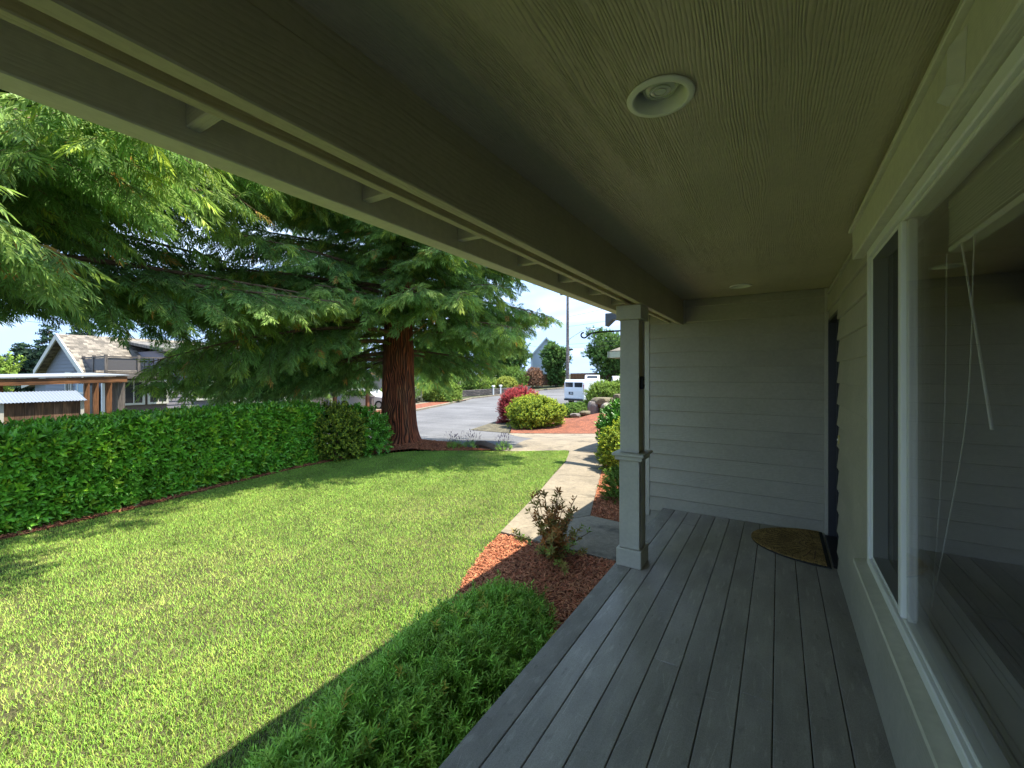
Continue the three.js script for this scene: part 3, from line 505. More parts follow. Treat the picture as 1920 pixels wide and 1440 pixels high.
const LM = {
  redwood: leafMat([0.275, 0.41, 0.085], 1, 0.45), laurel: leafMat([0.15, 0.38, 0.035], 0.32, 0, { specularIntensity: 0.9 }), herb: leafMat([0.27, 0.48, 0.06], 0.45, 0), gold: leafMat([0.33, 0.37, 0.06], 0.5, 0.25),
  red: leafMat([0.44, 0.075, 0.075], 0.55, 0.25), bush: leafMat([0.13, 0.23, 0.03], 0.5, 0.25), round: leafMat([0.20, 0.30, 0.04], 0.5, 0.25), bronze: leafMat([0.36, 0.28, 0.08], 0.5, 0.25), tree: leafMat([0.10, 0.19, 0.035], 0.55, 0.25), far: leafMat([0.045, 0.085, 0.045], 0.7, 0.1),
};

// ---- grass: every blade is geometry, one mesh ----
{
  const P = [], C = [];
  const blade = (x, z, c, near) => {
    const y = gy(x, z) - 0.004, az = rr(0, 6.2832), lean = rr(0.1, 1.05), H = rr(0.013, 0.034), w = rr(0.0013, 0.0024) * (near ? 1 : 1.5), ca = Math.cos(az), sa = Math.sin(az), sx = -sa * w, sz = ca * w, ex = x + ca * H * lean, ez = z + sa * H * lean, e = y + H, f = rr(0.85, 1.15);
    const col = [c[0] * f, c[1] * f, c[2] * f];
    if (near) {
      const mx = x + ca * H * lean * 0.35, mz = z + sa * H * lean * 0.35, my = y + H * 0.62, k = 0.8;
      P.push(x - sx, y, z - sz, x + sx, y, z + sz, mx + sx * k, my, mz + sz * k, x - sx, y, z - sz, mx + sx * k, my, mz + sz * k, mx - sx * k, my, mz - sz * k, mx - sx * k, my, mz - sz * k, mx + sx * k, my, mz + sz * k, ex, e, ez);
      for (let i = 0; i < 9; i++) C.push(...col);
    } else { P.push(x - sx, y, z - sz, x + sx, y, z + sz, ex, e, ez); for (let i = 0; i < 3; i++) C.push(...col); }
  };
  const st = 0.1;
  for (let x0 = -9; x0 < -1.7; x0 += st) for (let z0 = -10.6; z0 < 3.2; z0 += st) {
    const d = -0.53 * x0 - 0.848 * z0, l = 0.848 * x0 - 0.53 * z0, near = Math.hypot(x0, z0) < 3.7, seen = d > 1 && Math.abs(l) < 1.35 * d + 0.5, n = st * st * (seen ? (near ? 15000 : 9500) : 2500);
    const a = nz(x0 * 0.8 + 90, z0 * 0.8 + 90, 31, 4), b = nz(x0 * 2.7 + 90, z0 * 2.7 + 90, 33, 3), dry = sm(0.52, 0.72, 0.55 * a + 0.45 * b), mow = Math.sin((x0 * 0.96 - z0 * 0.27) * 6.3) > 0 ? 0.06 : -0.06, k = 0.95 + 0.36 * (b - 0.5) + mow;
    for (let i = 0; i < n * (1 - 0.3 * sm(0.6, 1, dry)); i++) {
      const x = x0 + rr(0, st), z = z0 + rr(0, st); if (!inside(lawnPoly, x, z)) continue;
      const q = rand() * 0.97 + dry * 0.3, c = q < 0.72 ? [0.84 * k, 1.02 * k, 0.85 * k] : q < 0.9 ? [1.25 * k, 1.12 * k, 1.1 * k] : [1.5 * k, 1.22 * k, 1.6 * k];
      blade(x, z, c, near && seen);
    }
  }
  const g = new THREE.BufferGeometry(); g.setAttribute('position', new THREE.BufferAttribute(new Float32Array(P), 3)); g.setAttribute('color', new THREE.BufferAttribute(new Float32Array(C), 3)); g.computeVertexNormals();
  console.log('grass triangles', P.length / 9);
  const o = part('lawn_grass', g, leafMat([0.30, 0.44, 0.068], 0.6, 0), scene); o.userData = { kind: 'stuff', label: 'short mown grass covering the front lawn', category: 'grass' };
}
// ---- mulch chips ----
{
  const chip = box(0.05, 0.006, 0.011, 0.002), items = []; chip.deleteAttribute('uv');
  const m = mat([0.40, 0.135, 0.062], 0.9), m4 = (x, y, z, s) => new THREE.Matrix4().compose(V3(x, y, z), new THREE.Quaternion().setFromEuler(new THREE.Euler(rr(-0.5, 0.5), rr(0, 6.28), rr(-0.5, 0.5))), V3(s * rr(0.5, 1.5), s, s * rr(0.6, 1.5)));
  const fill = (poly, den, x0, x1, z0, z1, ex, s) => { const n = Math.round((x1 - x0) * (z1 - z0) * den); for (let i = 0; i < n; i++) { const x = rr(x0, x1), z = rr(z0, z1); if (!inside(poly, x, z)) continue; const k = rr(0.45, 1.55), g = rr(0.9, 1.3); items.push([m4(x, gy(x, z) + 0.014 + rr(0, 0.016) + (ex ? ex(x, z) : 0), z, s), [k, k * g, k * g]]); } };
  fill(bedNear, 4200, -2.85, -1.19, -4.2, -2.2, (x, z) => 0.014 + 0.02 * nz(x * 3 + 50, z * 3 + 50, 3, 2), 0.8);
  fill(bedNear, 900, -2.3, -1.19, -2.2, 1, null, 1);
  fill(bedWalk, 2500, -3.3, -1.44, -8.4, -5.4, null, 0.95);
  fill(bedTree, 900, -9.9, -6.3, -10.2, -1, moundTree, 1.2);
  const o = scatter('mulch_chips', chip, m, items, scene); o.userData = { kind: 'stuff', label: 'loose red bark chips lying on the planting beds', category: 'mulch' };
}

// ---- the laurel hedge ----
{
  const line = [[-8.55, 3.2], [-8.62, 0], [-8.8, -1.6], [-9.2, -3.6], [-9.55, -5.3], [-9.6, -6.05]];
  const h = thing('laurel_hedge', 'long clipped cherry laurel hedge with glossy leaves along the lawn', 'hedge');
  const L = []; let tot = 0; for (let i = 0; i < line.length - 1; i++) { const a = line[i], b = line[i + 1], l = Math.hypot(b[0] - a[0], b[1] - a[1]); L.push([tot, l, a, b]); tot += l; }
  const at = (s) => { for (const [o, l, a, b] of L) if (s <= o + l + 1e-6) { const t = (s - o) / l; return [mix(a[0], b[0], t), mix(a[1], b[1], t), (b[0] - a[0]) / l, (b[1] - a[1]) / l]; } };
  const items = [], near = [];
  for (let i = 0; i < 15500; i++) {
    const s = rr(0, tot), [cx, cz, dx, dz] = at(s), nx = -dz, nzz = dx, fx = nx * (nx > 0 ? 1 : -1), fz = nzz * (nx > 0 ? 1 : -1); // f points to the lawn (+x)
    const lump = (nz(s * 1.3 + 30, 4.2 + i % 7 * 0.01, 41, 3) - 0.5) * 0.16, half = 0.62 + lump, top = mix(1.02, 1.22, sm(1.5, 7, s)) + lump * 0.8, face = rand();
    let u, v, n;
    if (face < 0.52) { v = rr(0.02, 1) * top; u = half + (nz(s * 3 + 9, v * 3 + 9, 43, 3) - 0.5) * 0.22; n = V3(fx, 0.55, fz); } else if (face < 0.92) { u = rr(-half, half); v = top + (nz(s * 2.5 + 3, u * 3 + 9, 47, 3) - 0.5) * 0.16; n = V3(fx * 0.15, 1, fz * 0.15); } else { v = rr(0.4, 1) * top; u = -half; n = V3(-fx, 0.5, -fz); }
    const dep = 0.16 * Math.pow(rand(), 1.6), dir = n.normalize().clone().addScaledVector(sph(), 0.55).normalize();
    const p = V3(cx + fx * u, gy(cx, cz) + v, cz + fz * u).addScaledVector(n, -dep), g = rand();
    items.push([placed(p, dir, rr(0, 6.28), rr(0.75, 1.2)), g < 0.19 ? [rr(1.5, 2.3), rr(1.15, 1.5), 1.0] : tint(0.28, 0.12)]);
    if (cz < 0.2 && cz > -3 && near.length < 300 && rand() < 0.25) near.push([p.clone().addScaledVector(n, dep + 0.02), dir]);
  }
  scatter('foliage', laurelShoot, LM.laurel, items, h);
  const lm = [LM.laurel, leafMat([0.12, 0.26, 0.025], 0.3, 0, { specularIntensity: 0.9 }), leafMat([0.05, 0.16, 0.02], 0.32, 0, { specularIntensity: 0.9 })];
  near.forEach(([p, d], i) => { const o = part('leaf', laurelLeaf, lm[i % 3], h); o.position.copy(p); o.quaternion.setFromUnitVectors(UPV, d).multiply(new THREE.Quaternion().setFromAxisAngle(UPV, rr(0, 6.28))); o.scale.setScalar(rr(0.8, 1.25)); });
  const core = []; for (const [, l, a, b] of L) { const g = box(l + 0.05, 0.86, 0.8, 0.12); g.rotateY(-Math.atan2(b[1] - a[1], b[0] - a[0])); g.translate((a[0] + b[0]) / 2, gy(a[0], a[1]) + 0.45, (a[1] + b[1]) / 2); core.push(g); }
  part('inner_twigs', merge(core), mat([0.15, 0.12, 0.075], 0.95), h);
}
shrub('variegated_shrub', 'yellow variegated shrub grown into the end of the laurel hedge', [-9.05, -6.45], [0.62, 1.3, 0.62], goldSprig, leafMat([0.32, 0.37, 0.065], 0.5, 0.25), 1700, 0.9, { lift: 0.5 });
shrub('laurel_bush', 'rounded dark laurel bush beside the redwood trunk', [-9.05, -7.15], [0.66, 1.22, 0.6], laurelShoot, LM.laurel, 1100, 0.85, { lift: 0.6 });

// ---- redwoods ----
// a small feathery spray 0.24 m long along +x, normal +y: side shoots as narrow blades, two triangles each; a few variants
const sprays = [0, 1, 2, 3].map(() => {
  const T = [], pt = (x, y, z) => [x, y, z], curve = (x) => [x, -0.8 * x * x];
  const shoot = (x, a, L, c) => { const [bx0, by0] = curve(x), ca = Math.cos(a), sa = Math.sin(a), w = 0.006 + 0.042 * L, dr = rr(0.05, 0.6), f = c * rr(0.75, 1.2), B = pt(bx0, by0, 0), m = 0.42 * L, Tn = pt(bx0 + ca * L, by0 - dr * L, sa * L), A = pt(bx0 + ca * m - sa * w, by0 - dr * m * 0.8 + rr(-0.004, 0.008), sa * m + ca * w), D = pt(bx0 + ca * m + sa * w, by0 - dr * m * 0.8 + rr(-0.004, 0.008), sa * m - ca * w); T.push([B, A, Tn, f], [B, Tn, D, f * rr(0.9, 1.1)]); };
  for (let k = 0; k < 6; k++) for (const s of [-1, 1]) shoot(0.012 + 0.037 * k + (s > 0 ? 0.017 : 0) + rr(-0.006, 0.006), s * (0.78 - 0.06 * k + rr(-0.12, 0.12)), 0.15 * (1 - 0.07 * k) * rr(0.8, 1.2), 0.88 + 0.04 * k);
  shoot(0.22, rr(-0.1, 0.1), 0.12, 1.2);
  return T;
});
function redwood(label, [x, z], H, r0, o) {
  const y0 = gy(x, z) + 0.1, t = thing('redwood_tree', label, 'tree', [x, y0, z]);
  { // trunk: fluted, flared at the foot
    const nr = 72, nv = 70, top = o.trunkTop ?? H * 0.9, P = [], UV = [], I = [];
    for (let j = 0; j <= nv; j++) { const v = Math.pow(j / nv, 1.5), y = v * top - 0.15; for (let i = 0; i <= nr; i++) {
      const a = ((i % nr) / nr) * 6.2832, fl = 1 + 0.34 * Math.exp(-Math.max(0, y) / 0.28) * (0.65 + 0.7 * vn(a * 1.6, 0.5, 10, 4, 5)) + 0.10 * Math.exp(-Math.max(0, y) / 1.6);
      const flute = 0.05 * (fbm((i % nr) / nr * 14, y * 0.35, 14, 64, 6, 2) - 0.5) * 2 + 0.018 * (fbm((i % nr) / nr * 36, y * 0.8, 36, 64, 8, 2) - 0.5) * 2;
      const r = r0 * (1 - 0.86 * Math.pow(Math.max(0, y) / H, 0.9)) * fl * (1 + flute * 1.6);
      P.push(Math.cos(a) * r, y, Math.sin(a) * r); UV.push((i / nr) * 2, y * 0.42);
    } }
    for (let j = 0; j < nv; j++) for (let i = 0; i < nr; i++) { const a = j * (nr + 1) + i, b = a + nr + 1; I.push(a, b, a + 1, b, b + 1, a + 1); }
    const g = new THREE.BufferGeometry(); g.setAttribute('position', new THREE.Float32BufferAttribute(P, 3)); g.setAttribute('uv', new THREE.Float32BufferAttribute(UV, 2)); g.setIndex(I); g.computeVertexNormals();
    part('trunk', g, M.bark, t);
  }
  const limbs = [], X = V3(), Y = V3(), Z = V3(), PP = [], CC = [];
  const put = (p, d, up, s, c) => {
    X.copy(d).normalize(); Z.crossVectors(X, up).normalize(); Y.crossVectors(Z, X);
    const w = ([a, b, e]) => PP.push(p.x + s * (X.x * a + Y.x * b + Z.x * e), p.y + s * (X.y * a + Y.y * b + Z.y * e), p.z + s * (X.z * a + Y.z * b + Z.z * e));
    for (const [A, B, C, f] of sprays[Math.floor(rand() * 4)]) { w(A); w(B); w(C); for (let i = 0; i < 3; i++) CC.push(c[0] * f, c[1] * f, c[2] * f); }
  };
  let az = 0;
  for (let y = o.low; y < H * 0.97; y += (y < 7.2 ? 0.25 : 0.62)) {
    const n = y < 7.2 ? o.whorl ?? 4 : 4;
    for (let q = 0; q < n; q++) {
      az += 2.4 + rr(-0.4, 0.4);
      let L = o.reach * Math.pow(1 - y / (H * 1.04), 0.62) * rr(0.72, 1.08); const low = sm(6, 2, y);
      if (o.skip && o.skip(az, y)) continue;
      if (o.limit) L = Math.min(L, o.limit(az, y));
      if (L < 0.5) continue;
      const e0 = mix(0.32, -0.02, low) + rr(-0.1, 0.1), sag = mix(0.035, 0.052, low) * rr(0.7, 1.2), dx = Math.cos(az), dz = Math.sin(az), wob = rr(-0.1, 0.1);
      const minY = o.floor ? o.floor(az) : 1.4, soft = (h) => (h > minY + 0.6 ? h : minY + 0.6 - 0.6 * (1 - Math.exp((h - minY - 0.6) / 0.6)));
      const path = (s) => V3((dx - dz * wob * s * 0.3) * s, soft(y + s * Math.tan(e0) - sag * s * s + 0.0011 * s * s * s), (dz + dx * wob * s * 0.3) * s);
      const br = 0.022 + 0.0085 * L; let prev = path(0.1);
      for (let k = 1; k <= 6; k++) { const nx = path((L * k) / 6); limbs.push(limb(prev.toArray(), nx.toArray(), br * (1 - (k - 1) / 6.6), br * (1 - k / 6.6), 5)); prev = nx; }
      const far = y > 7.2 ? 3 : 1, step = 0.115 * far * (o.back !== undefined && dAng(az, o.back) < 1.1 ? 1.8 : 1);
      for (let s = 0.5; s < L; s += 0.085 * far) { const k = rr(0.8, 1.2), a = rr(-2.2, 2.2), q = path(s), f = path(s + 0.1).sub(q).normalize(); put(q, V3(f.x * Math.cos(a) - f.z * Math.sin(a), rr(-0.9, 0.5), f.x * Math.sin(a) + f.z * Math.cos(a)), V3(rr(-1, 1), 0.7, rr(-1, 1)), rr(0.9, 1.4) * far, [k, k, k]); }
      for (let s = Math.max(0.8, L * 0.24), side = 1; s < L; s += step * rr(0.8, 1.2), side = -side) {
        const b = path(s), f = path(s + 0.1).sub(b).normalize(), a = side * rr(0.75, 1.15), l2 = Math.min(1.25, 0.28 + 0.5 * (L - s)) * rr(0.7, 1.15);
        const d = V3(f.x * Math.cos(a) - f.z * Math.sin(a), f.y - rr(0.05, 0.55), f.x * Math.sin(a) + f.z * Math.cos(a)).normalize();
        const tw = (u) => b.clone().addScaledVector(d, u).add(V3(0, -0.14 * u * u, 0));
        if (y < 7.5) limbs.push(limb(b.toArray(), tw(l2).toArray(), 0.009, 0.003, 3));
        const shade = rr(0.8, 1.15);
        for (let u = 0.08, sd = 1; u < l2; u += 0.062 * far * rr(0.8, 1.2), sd = -sd) {
          const p = tw(u), aa = sd * rr(0.5, 0.95), e = V3(d.x * Math.cos(aa) - d.z * Math.sin(aa), d.y - rr(-0.05, 0.75), d.x * Math.sin(aa) + d.z * Math.cos(aa)), tip = sm(0.55, 1, (s / L) * 0.6 + (u / l2) * 0.4), k = shade * rr(0.8, 1.2);
          const fresh = rand() < 0.18 * tip + 0.04;
          put(p, e, V3(rr(-0.8, 0.8), 1, rr(-0.8, 0.8)), rr(0.75, 1.3) * far, fresh ? [1.7 * k, 1.45 * k, 1.0 * k] : rand() < 0.015 ? [2.6 * k, 1.0 * k, 1.2 * k] : [k * mix(0.8, 1.05, tip), k, k * mix(1.15, 0.9, tip)]);
        }
        put(tw(l2 * 0.95), d, V3(rr(-0.3, 0.3), 1, rr(-0.3, 0.3)), rr(0.75, 1.1) * far, [1.1 * shade, 1.1 * shade, shade]);
      }
    }
  }
  part('branches', merge(limbs), M.twig, t);
  const cg = new THREE.BufferGeometry(); cg.setAttribute('position', new THREE.BufferAttribute(new Float32Array(PP), 3)); cg.setAttribute('color', new THREE.BufferAttribute(new Float32Array(CC), 3)); cg.computeVertexNormals();
  part('crown', cg, LM.redwood, t).userData.kind = 'stuff';
  return PP.length / 9;
}
const toCam = Math.atan2(0 - treeAt[1], 0 - treeAt[0]);
const dAng = (a, b) => Math.abs(mod(a - b + Math.PI, 2 * Math.PI) - Math.PI);
console.log('redwood triangles', redwood('large redwood with furrowed red-brown trunk standing at the end of the hedge', treeAt, 17, 0.47, { low: 2.35, reach: 6.9, trunkTop: 15.5, back: toCam + Math.PI, skip: (a, y) => (y < 3.45 && dAng(a, toCam) < 0.75) || (y < 2.9 && dAng(a, -0.35) < 0.8), limit: (a, y) => (y < 5.6 && dAng(a, toCam) < 0.75 ? 3.6 : dAng(a, 1.6) < 1 ? (y < 3.8 ? 5.4 : 8) : dAng(a, -0.56) < 1.0 ? (y < 4.6 ? 3.2 + Math.max(0, y - 2.4) * 0.8 : 6.8) : 6.4), floor: (a) => (dAng(a, toCam) < 0.75 ? 3.0 : dAng(a, -0.56) < 1.2 ? 2.25 : 1.5) }));
console.log('redwood triangles', redwood('redwood with drooping branches whose trunk stands behind the hedge away from the street', [-10.6, -0.4], 15, 0.42, { whorl: 5, low: 3.3, reach: 7.4, trunkTop: 14, floor: () => 3.3, limit: (a) => (dAng(a, -0.6) < 0.9 ? 5.9 : Math.cos(a) > 0 ? 5.2 : 3.6) }));

// ---- plants of the front beds ----
{ // low perennials beside the deck
  const o = thing('low_green_perennials', 'dense low green narrow-leaved perennials growing against the deck edge', 'ground cover'), items = [];
  const poly = [[-1.22, 3], [-1.22, -2.2], [-1.42, -2.85], [-1.7, -3.1], [-2.1, -2.95], [-2.22, -2.5], [-2.2, -2.1], [-2.1, -1.5], [-2.0, -0.6], [-1.9, 3]];
  for (let i = 0; i < 19000; i++) { const x = rr(-2.3, -1.15), z = rr(-3.2, 1.4); if (!inside(poly, x, z)) continue; const e = sm(0, 0.3, edgeDistance(poly, x, z)), h = 0.05 + 0.215 * e * (0.6 + 0.75 * nz(x * 2.4 + 8, z * 2.4 + 8, 51, 3)), y = gy(x, z) + h * (1 - 0.75 * Math.pow(rand(), 1.8)) + (rand() < 0.14 ? rr(0.02, 0.075) : 0); items.push([placed(V3(x, y - 0.06, z), V3(rr(-0.6, 0.6), 1, rr(-0.6, 0.6)).normalize(), rr(0, 6.28), rr(0.45, 0.9)), rand() < 0.02 ? [1.7, 0.8, 0.9] : tint(0.38, 0.14)]); }
  scatter('foliage', herbSprig, LM.herb, items, o);
}
{ // bronze-leaved open bush in the mulch
  const c = [-1.97, -3.93], o = thing('bronze_bush', 'small open bush with bronze-green leaves standing in the mulch by the step', 'shrub', [c[0], gy(...c), c[1]]), stems = [], items = [];
  for (let k = 0; k < 28; k++) {
    const a = rr(0, 6.28), low = k > 19, lean = low ? rr(0.3, 0.6) : rr(0.06, 0.42), H = low ? rr(0.12, 0.32) : rr(0.36, 0.74), pts = [];
    for (let q = 0; q <= 6; q++) { const t = q / 6; pts.push([Math.cos(a) * lean * Math.pow(t, 1.3) + rr(-0.01, 0.01), H * t, Math.sin(a) * lean * Math.pow(t, 1.3) + rr(-0.01, 0.01)]); }
    stems.push(tube(pts, 0.0038, 4, 10));
    for (let q = 0; q < (low ? 12 : 20); q++) { const t = rr(0.15, 1), i0 = Math.min(5, Math.floor(t * 6)), f = t * 6 - i0, p = V3(...pts[i0]).lerp(V3(...pts[i0 + 1]), f), rd = rand(); items.push([placed(p, V3(Math.cos(a) * 0.4, 1, Math.sin(a) * 0.4).addScaledVector(sph(), 0.7).normalize(), rr(0, 6.28), rr(0.6, 0.95)), low ? [0.9 * rr(0.7, 1.3), 1.3 * rr(0.7, 1.3), 1] : rd < 0.4 ? [1.5, 0.85, 0.85] : tint(0.3, 0.1)]); }
  }
  part('stems', merge(stems), mat([0.13, 0.07, 0.04], 0.8), o);
  scatter('foliage', sprig(6, 0.062, 0.026, 0.06, 1.0, { leaf: () => [1, 1, 1] }), LM.bronze, items, o);
}
shrub('laurel_shrub', 'glossy upright laurel shrub beside the driveway end of the walkway', [-3.0, -9.9], [0.55, 1.3, 0.6], laurelShoot, leafMat([0.09, 0.24, 0.028], 0.32, 0), 1500, 1.0, { lift: 1.1 });
shrub('golden_shrub', 'yellow and green variegated shrub next to the walkway under the laurel', [-2.72, -8.6], [0.38, 0.95, 0.42], goldSprig, LM.gold, 1300, 0.75, { lift: 0.7 });
shrub('low_shrub', 'low green shrub in the mulch against the house wing', [-1.92, -6.5], [0.34, 0.5, 0.34], plainSprig, LM.bush, 500, 0.7, { lift: 0.8 });
shrub('barberry_bush', 'bright red barberry bush beside the street', [-12.2, -20.4], [0.95, 1.8, 0.95], redSprig, LM.red, 3300, 1.35, { lift: 1.1, vary: 0.45, y: gy(-12, -20) - 0.05 });
shrub('golden_euonymus', 'wide yellow-green variegated bush in front of the red barberry', [-10.35, -18.9], [1.32, 1.55, 1.15], goldSprig, LM.gold, 3600, 1.25, { lift: 0.8 });
for (const [x, z, rx, ry, label] of [[-10.55, -24.8, 1.2, 0.8, 'low bright green ground-cover bush just below the parked van'], [-9.7, -26.0, 0.9, 0.95, 'low bright green ground-cover bush beside the boulders']]) shrub('ground_cover_bush', label, [x, z], [rx, ry, 0.9], plainSprig, LM.bush, 1700, 1.2, { lift: 0.9, y: gy(x, z) + moundFar(x, z) * 0.5 });
for (const [x, z, rx, ry, y, label] of [[-8.9, -25.6, 1.35, 1.75, -0.55, 'tall bright green bush rising above the boulders'], [-7.6, -25.9, 1.3, 1.95, -0.45, 'broad bright green bush growing against the boulder pile']]) shrub('street_bush', label, [x, z], [rx, ry, 1.1], plainSprig, LM.round, 2400, 1.45, { lift: 0.9, y });
shrub('round_bush', 'neatly rounded light green bush on the red mulch across the street', [-27.6, -31.4], [1.55, 2.05, 1.5], plainSprig, LM.round, 2400, 1.8, { lift: 0.8, y: gy(-27, -31) });
[[-29.8, -31, 0.9, 1.5, LM.gold, 'small yellow-green bush behind the rounded bush'], [-28.9, -28.4, 0.85, 1.25, leafMat([0.15, 0.17, 0.12], 0.6, 0.2), 'grey-green bush on the far pavement edge'], [-29.2, -26.2, 0.7, 1.2, LM.round, 'small light green bush by the far fence post'], [-34, -37, 1.6, 2.2, LM.bush, 'dark green garden shrub behind the retaining wall'], [-31.5, -43.2, 1.7, 2.2, LM.round, 'flowering pale green shrub above the retaining wall'], [-29.8, -46.2, 1.2, 1.6, LM.gold, 'yellow-green shrub at the end of the retaining wall'], [-33.5, -42, 1.8, 2.6, LM.bush, 'leafy green shrub in the garden behind the mailboxes'], [-30, -53.8, 1.2, 2.6, leafMat([0.26, 0.14, 0.08], 0.6, 0.2), 'rust-coloured shrub beside the cedar fence'], [-31.5, -50.5, 1.8, 3.0, LM.bush, 'green shrub between the cedar fence and street']].forEach(([x, z, r, h, m, label]) => shrub('garden_bush', label, [x, z], [r, h, r], plainSprig, m, 1300, 2.0, { y: gy(x, z) + 0.2 }));
{ // white-flowering shrub behind the hedge
  const o = shrub('white_flower_bush', 'bush with white blossoms behind the laurel hedge', [-16.9, -6.6], [0.85, 1.45, 0.8], plainSprig, LM.bush, 700, 1.2, { y: gy(-17, -6) }), items = [];
  const fl = new Tris(); for (let k = 0; k < 5; k++) { const a = k * 1.257; fl.leaf(V3(0, 0, 0), V3(Math.cos(a), 0.35, Math.sin(a)).normalize(), V3(-Math.sin(a), 0, Math.cos(a)), 0.06, 0.06, [1, 1, 1]); }
  for (let i = 0; i < 170; i++) { const d = sph(); d.y = Math.abs(d.y); items.push([placed(V3(d.x * 0.8, 0.6 + d.y * 0.9, d.z * 0.75), d.clone().add(V3(0, 0.5, 0)).normalize(), rr(0, 6), rr(0.8, 1.3)), [1, rr(0.9, 1), rr(0.75, 0.95)]]); }
  scatter('blossoms', fl.geo(), leafMat([0.75, 0.72, 0.6], 0.6, 0.2), items, o);
}
{ // lavender by the driftwood
  const mk = (x, z, label) => { const o = thing('lavender_plant', label, 'plant', [x, gy(x, z), z], 0, 'lavender at the lawn edge'), st = new Tris(), items = []; for (let k = 0; k < 46; k++) { const a = rr(0, 6.28), l = rr(0.05, 0.3), H = rr(0.2, 0.46), e = V3(Math.cos(a) * l, H, Math.sin(a) * l); st.strip(V3(Math.cos(a) * 0.05, 0, Math.sin(a) * 0.05), e, 0.004, [0.75, 0.9, 0.7]); st.leaf(e, V3(Math.cos(a) * 0.2, 1, Math.sin(a) * 0.2).normalize(), V3(-Math.sin(a), 0, Math.cos(a)), 0.07, 0.02, [1.1, 0.75, 1.5]); } for (let k = 0; k < 60; k++) { const d = sph(); d.y = Math.abs(d.y); items.push([placed(V3(d.x * 0.16, d.y * 0.1, d.z * 0.16), d.clone().add(V3(0, 0.8, 0)).normalize(), rr(0, 6), rr(0.5, 0.8)), tint(0.2)]); } part('flower_stalks', st.geo(), leafMat([0.16, 0.17, 0.14], 0.7, 0.1), o); scatter('foliage', herbSprig, LM.herb, items, o); };
  mk(-7.45, -9.0, 'small lavender tuft beside the redwood mulch'); mk(-7.05, -9.22, 'lavender tuft with thin stalks next to the driftwood log'); mk(-6.15, -9.42, 'sparse lavender stalks past the tip of the driftwood log');
}
// ---- trees beyond the street ----
function leafyTree(label, [x, z], H, R, m, o = {}) {
  const y0 = gy(x, z) - 0.05, t = thing(o.name ?? 'street_tree', label, 'tree', [x, y0, z], 0, o.group), limbs = [limb([0, 0, 0], [0, H * 0.45, 0], 0.022 * H, 0.014 * H, 9), limb([0, H * 0.45, 0], [rr(-0.1, 0.1) * R, H * 0.9, rr(-0.1, 0.1) * R], 0.014 * H, 0.004 * H, 7)], items = [], base = o.base ?? 0.18;
  for (let k = 0; k < (o.limbs ?? 26); k++) {
    const v = mix(base, 0.92, k / (o.limbs ?? 26)), a = k * 2.4 + rr(-0.3, 0.3), pr = o.column ? Math.pow(Math.sin(Math.PI * clamp((v - base * 0.4) / (1.06 - base * 0.4))), 0.6) : Math.pow(Math.sin(Math.PI * clamp((v - base * 0.55) / (1.06 - base * 0.55))), 0.7), L = R * pr * rr(0.7, 1.1), b = [0, H * v * 0.82, 0], e = [Math.cos(a) * L, H * v * 0.82 + L * rr(0.15, 0.65), Math.sin(a) * L];
    limbs.push(limb(b, e, 0.007 * H, 0.002 * H, 5));
    const nC = Math.round((o.den ?? 60) * (0.35 + L / R));
    for (let i = 0; i < nC; i++) { const u = Math.pow(rand(), 0.6), d = sph(), s = 0.32 * R * rr(0.4, 1) * (o.column ? 0.75 : 1), p = V3(...b).lerp(V3(...e), 0.3 + 0.75 * u).addScaledVector(d, s); items.push([placed(p, d.add(V3(0, 0.6, 0)).normalize(), rr(0, 6.28), (o.size ?? 1.6) * rr(0.7, 1.3)), tint(0.25, 0.08)]); }
  }
  part('trunk', merge(limbs), mat([0.16, 0.12, 0.09], 0.9), t);
  scatter('crown', bigSprig, m, items, t);
  return t;
}
leafyTree('slender upright tree beside the wooden utility pole', [-28.2, -57.5], 7.6, 1.9, LM.tree, { column: true, base: 0.06, size: 1.5, den: 75 });
leafyTree('round-crowned green tree above the parked pickup', [-20.2, -61], 8.2, 3.7, LM.tree, { size: 1.9, den: 90, base: 0.2 });
leafyTree('light green tree next to the garage wing roof', [-15, -60], 6.2, 2.3, LM.round, { size: 1.7, den: 70 });
leafyTree('yellow-green garden tree behind the shed', [-62, -6.5], 4.2, 2.4, LM.round, { size: 1.8, den: 60 });
leafyTree('broad leafy tree behind the house across the street', [-44, -50], 9.5, 4.5, LM.bush, { size: 2.2, den: 80 });
leafyTree('leafy tree behind the far garden shrubs', [-37, -56], 8, 3.8, LM.tree, { size: 2.1, den: 80 });
leafyTree('leafy tree shading the far driveway', [-47, -33], 8.5, 4.2, LM.tree, { size: 2.1, den: 80 });
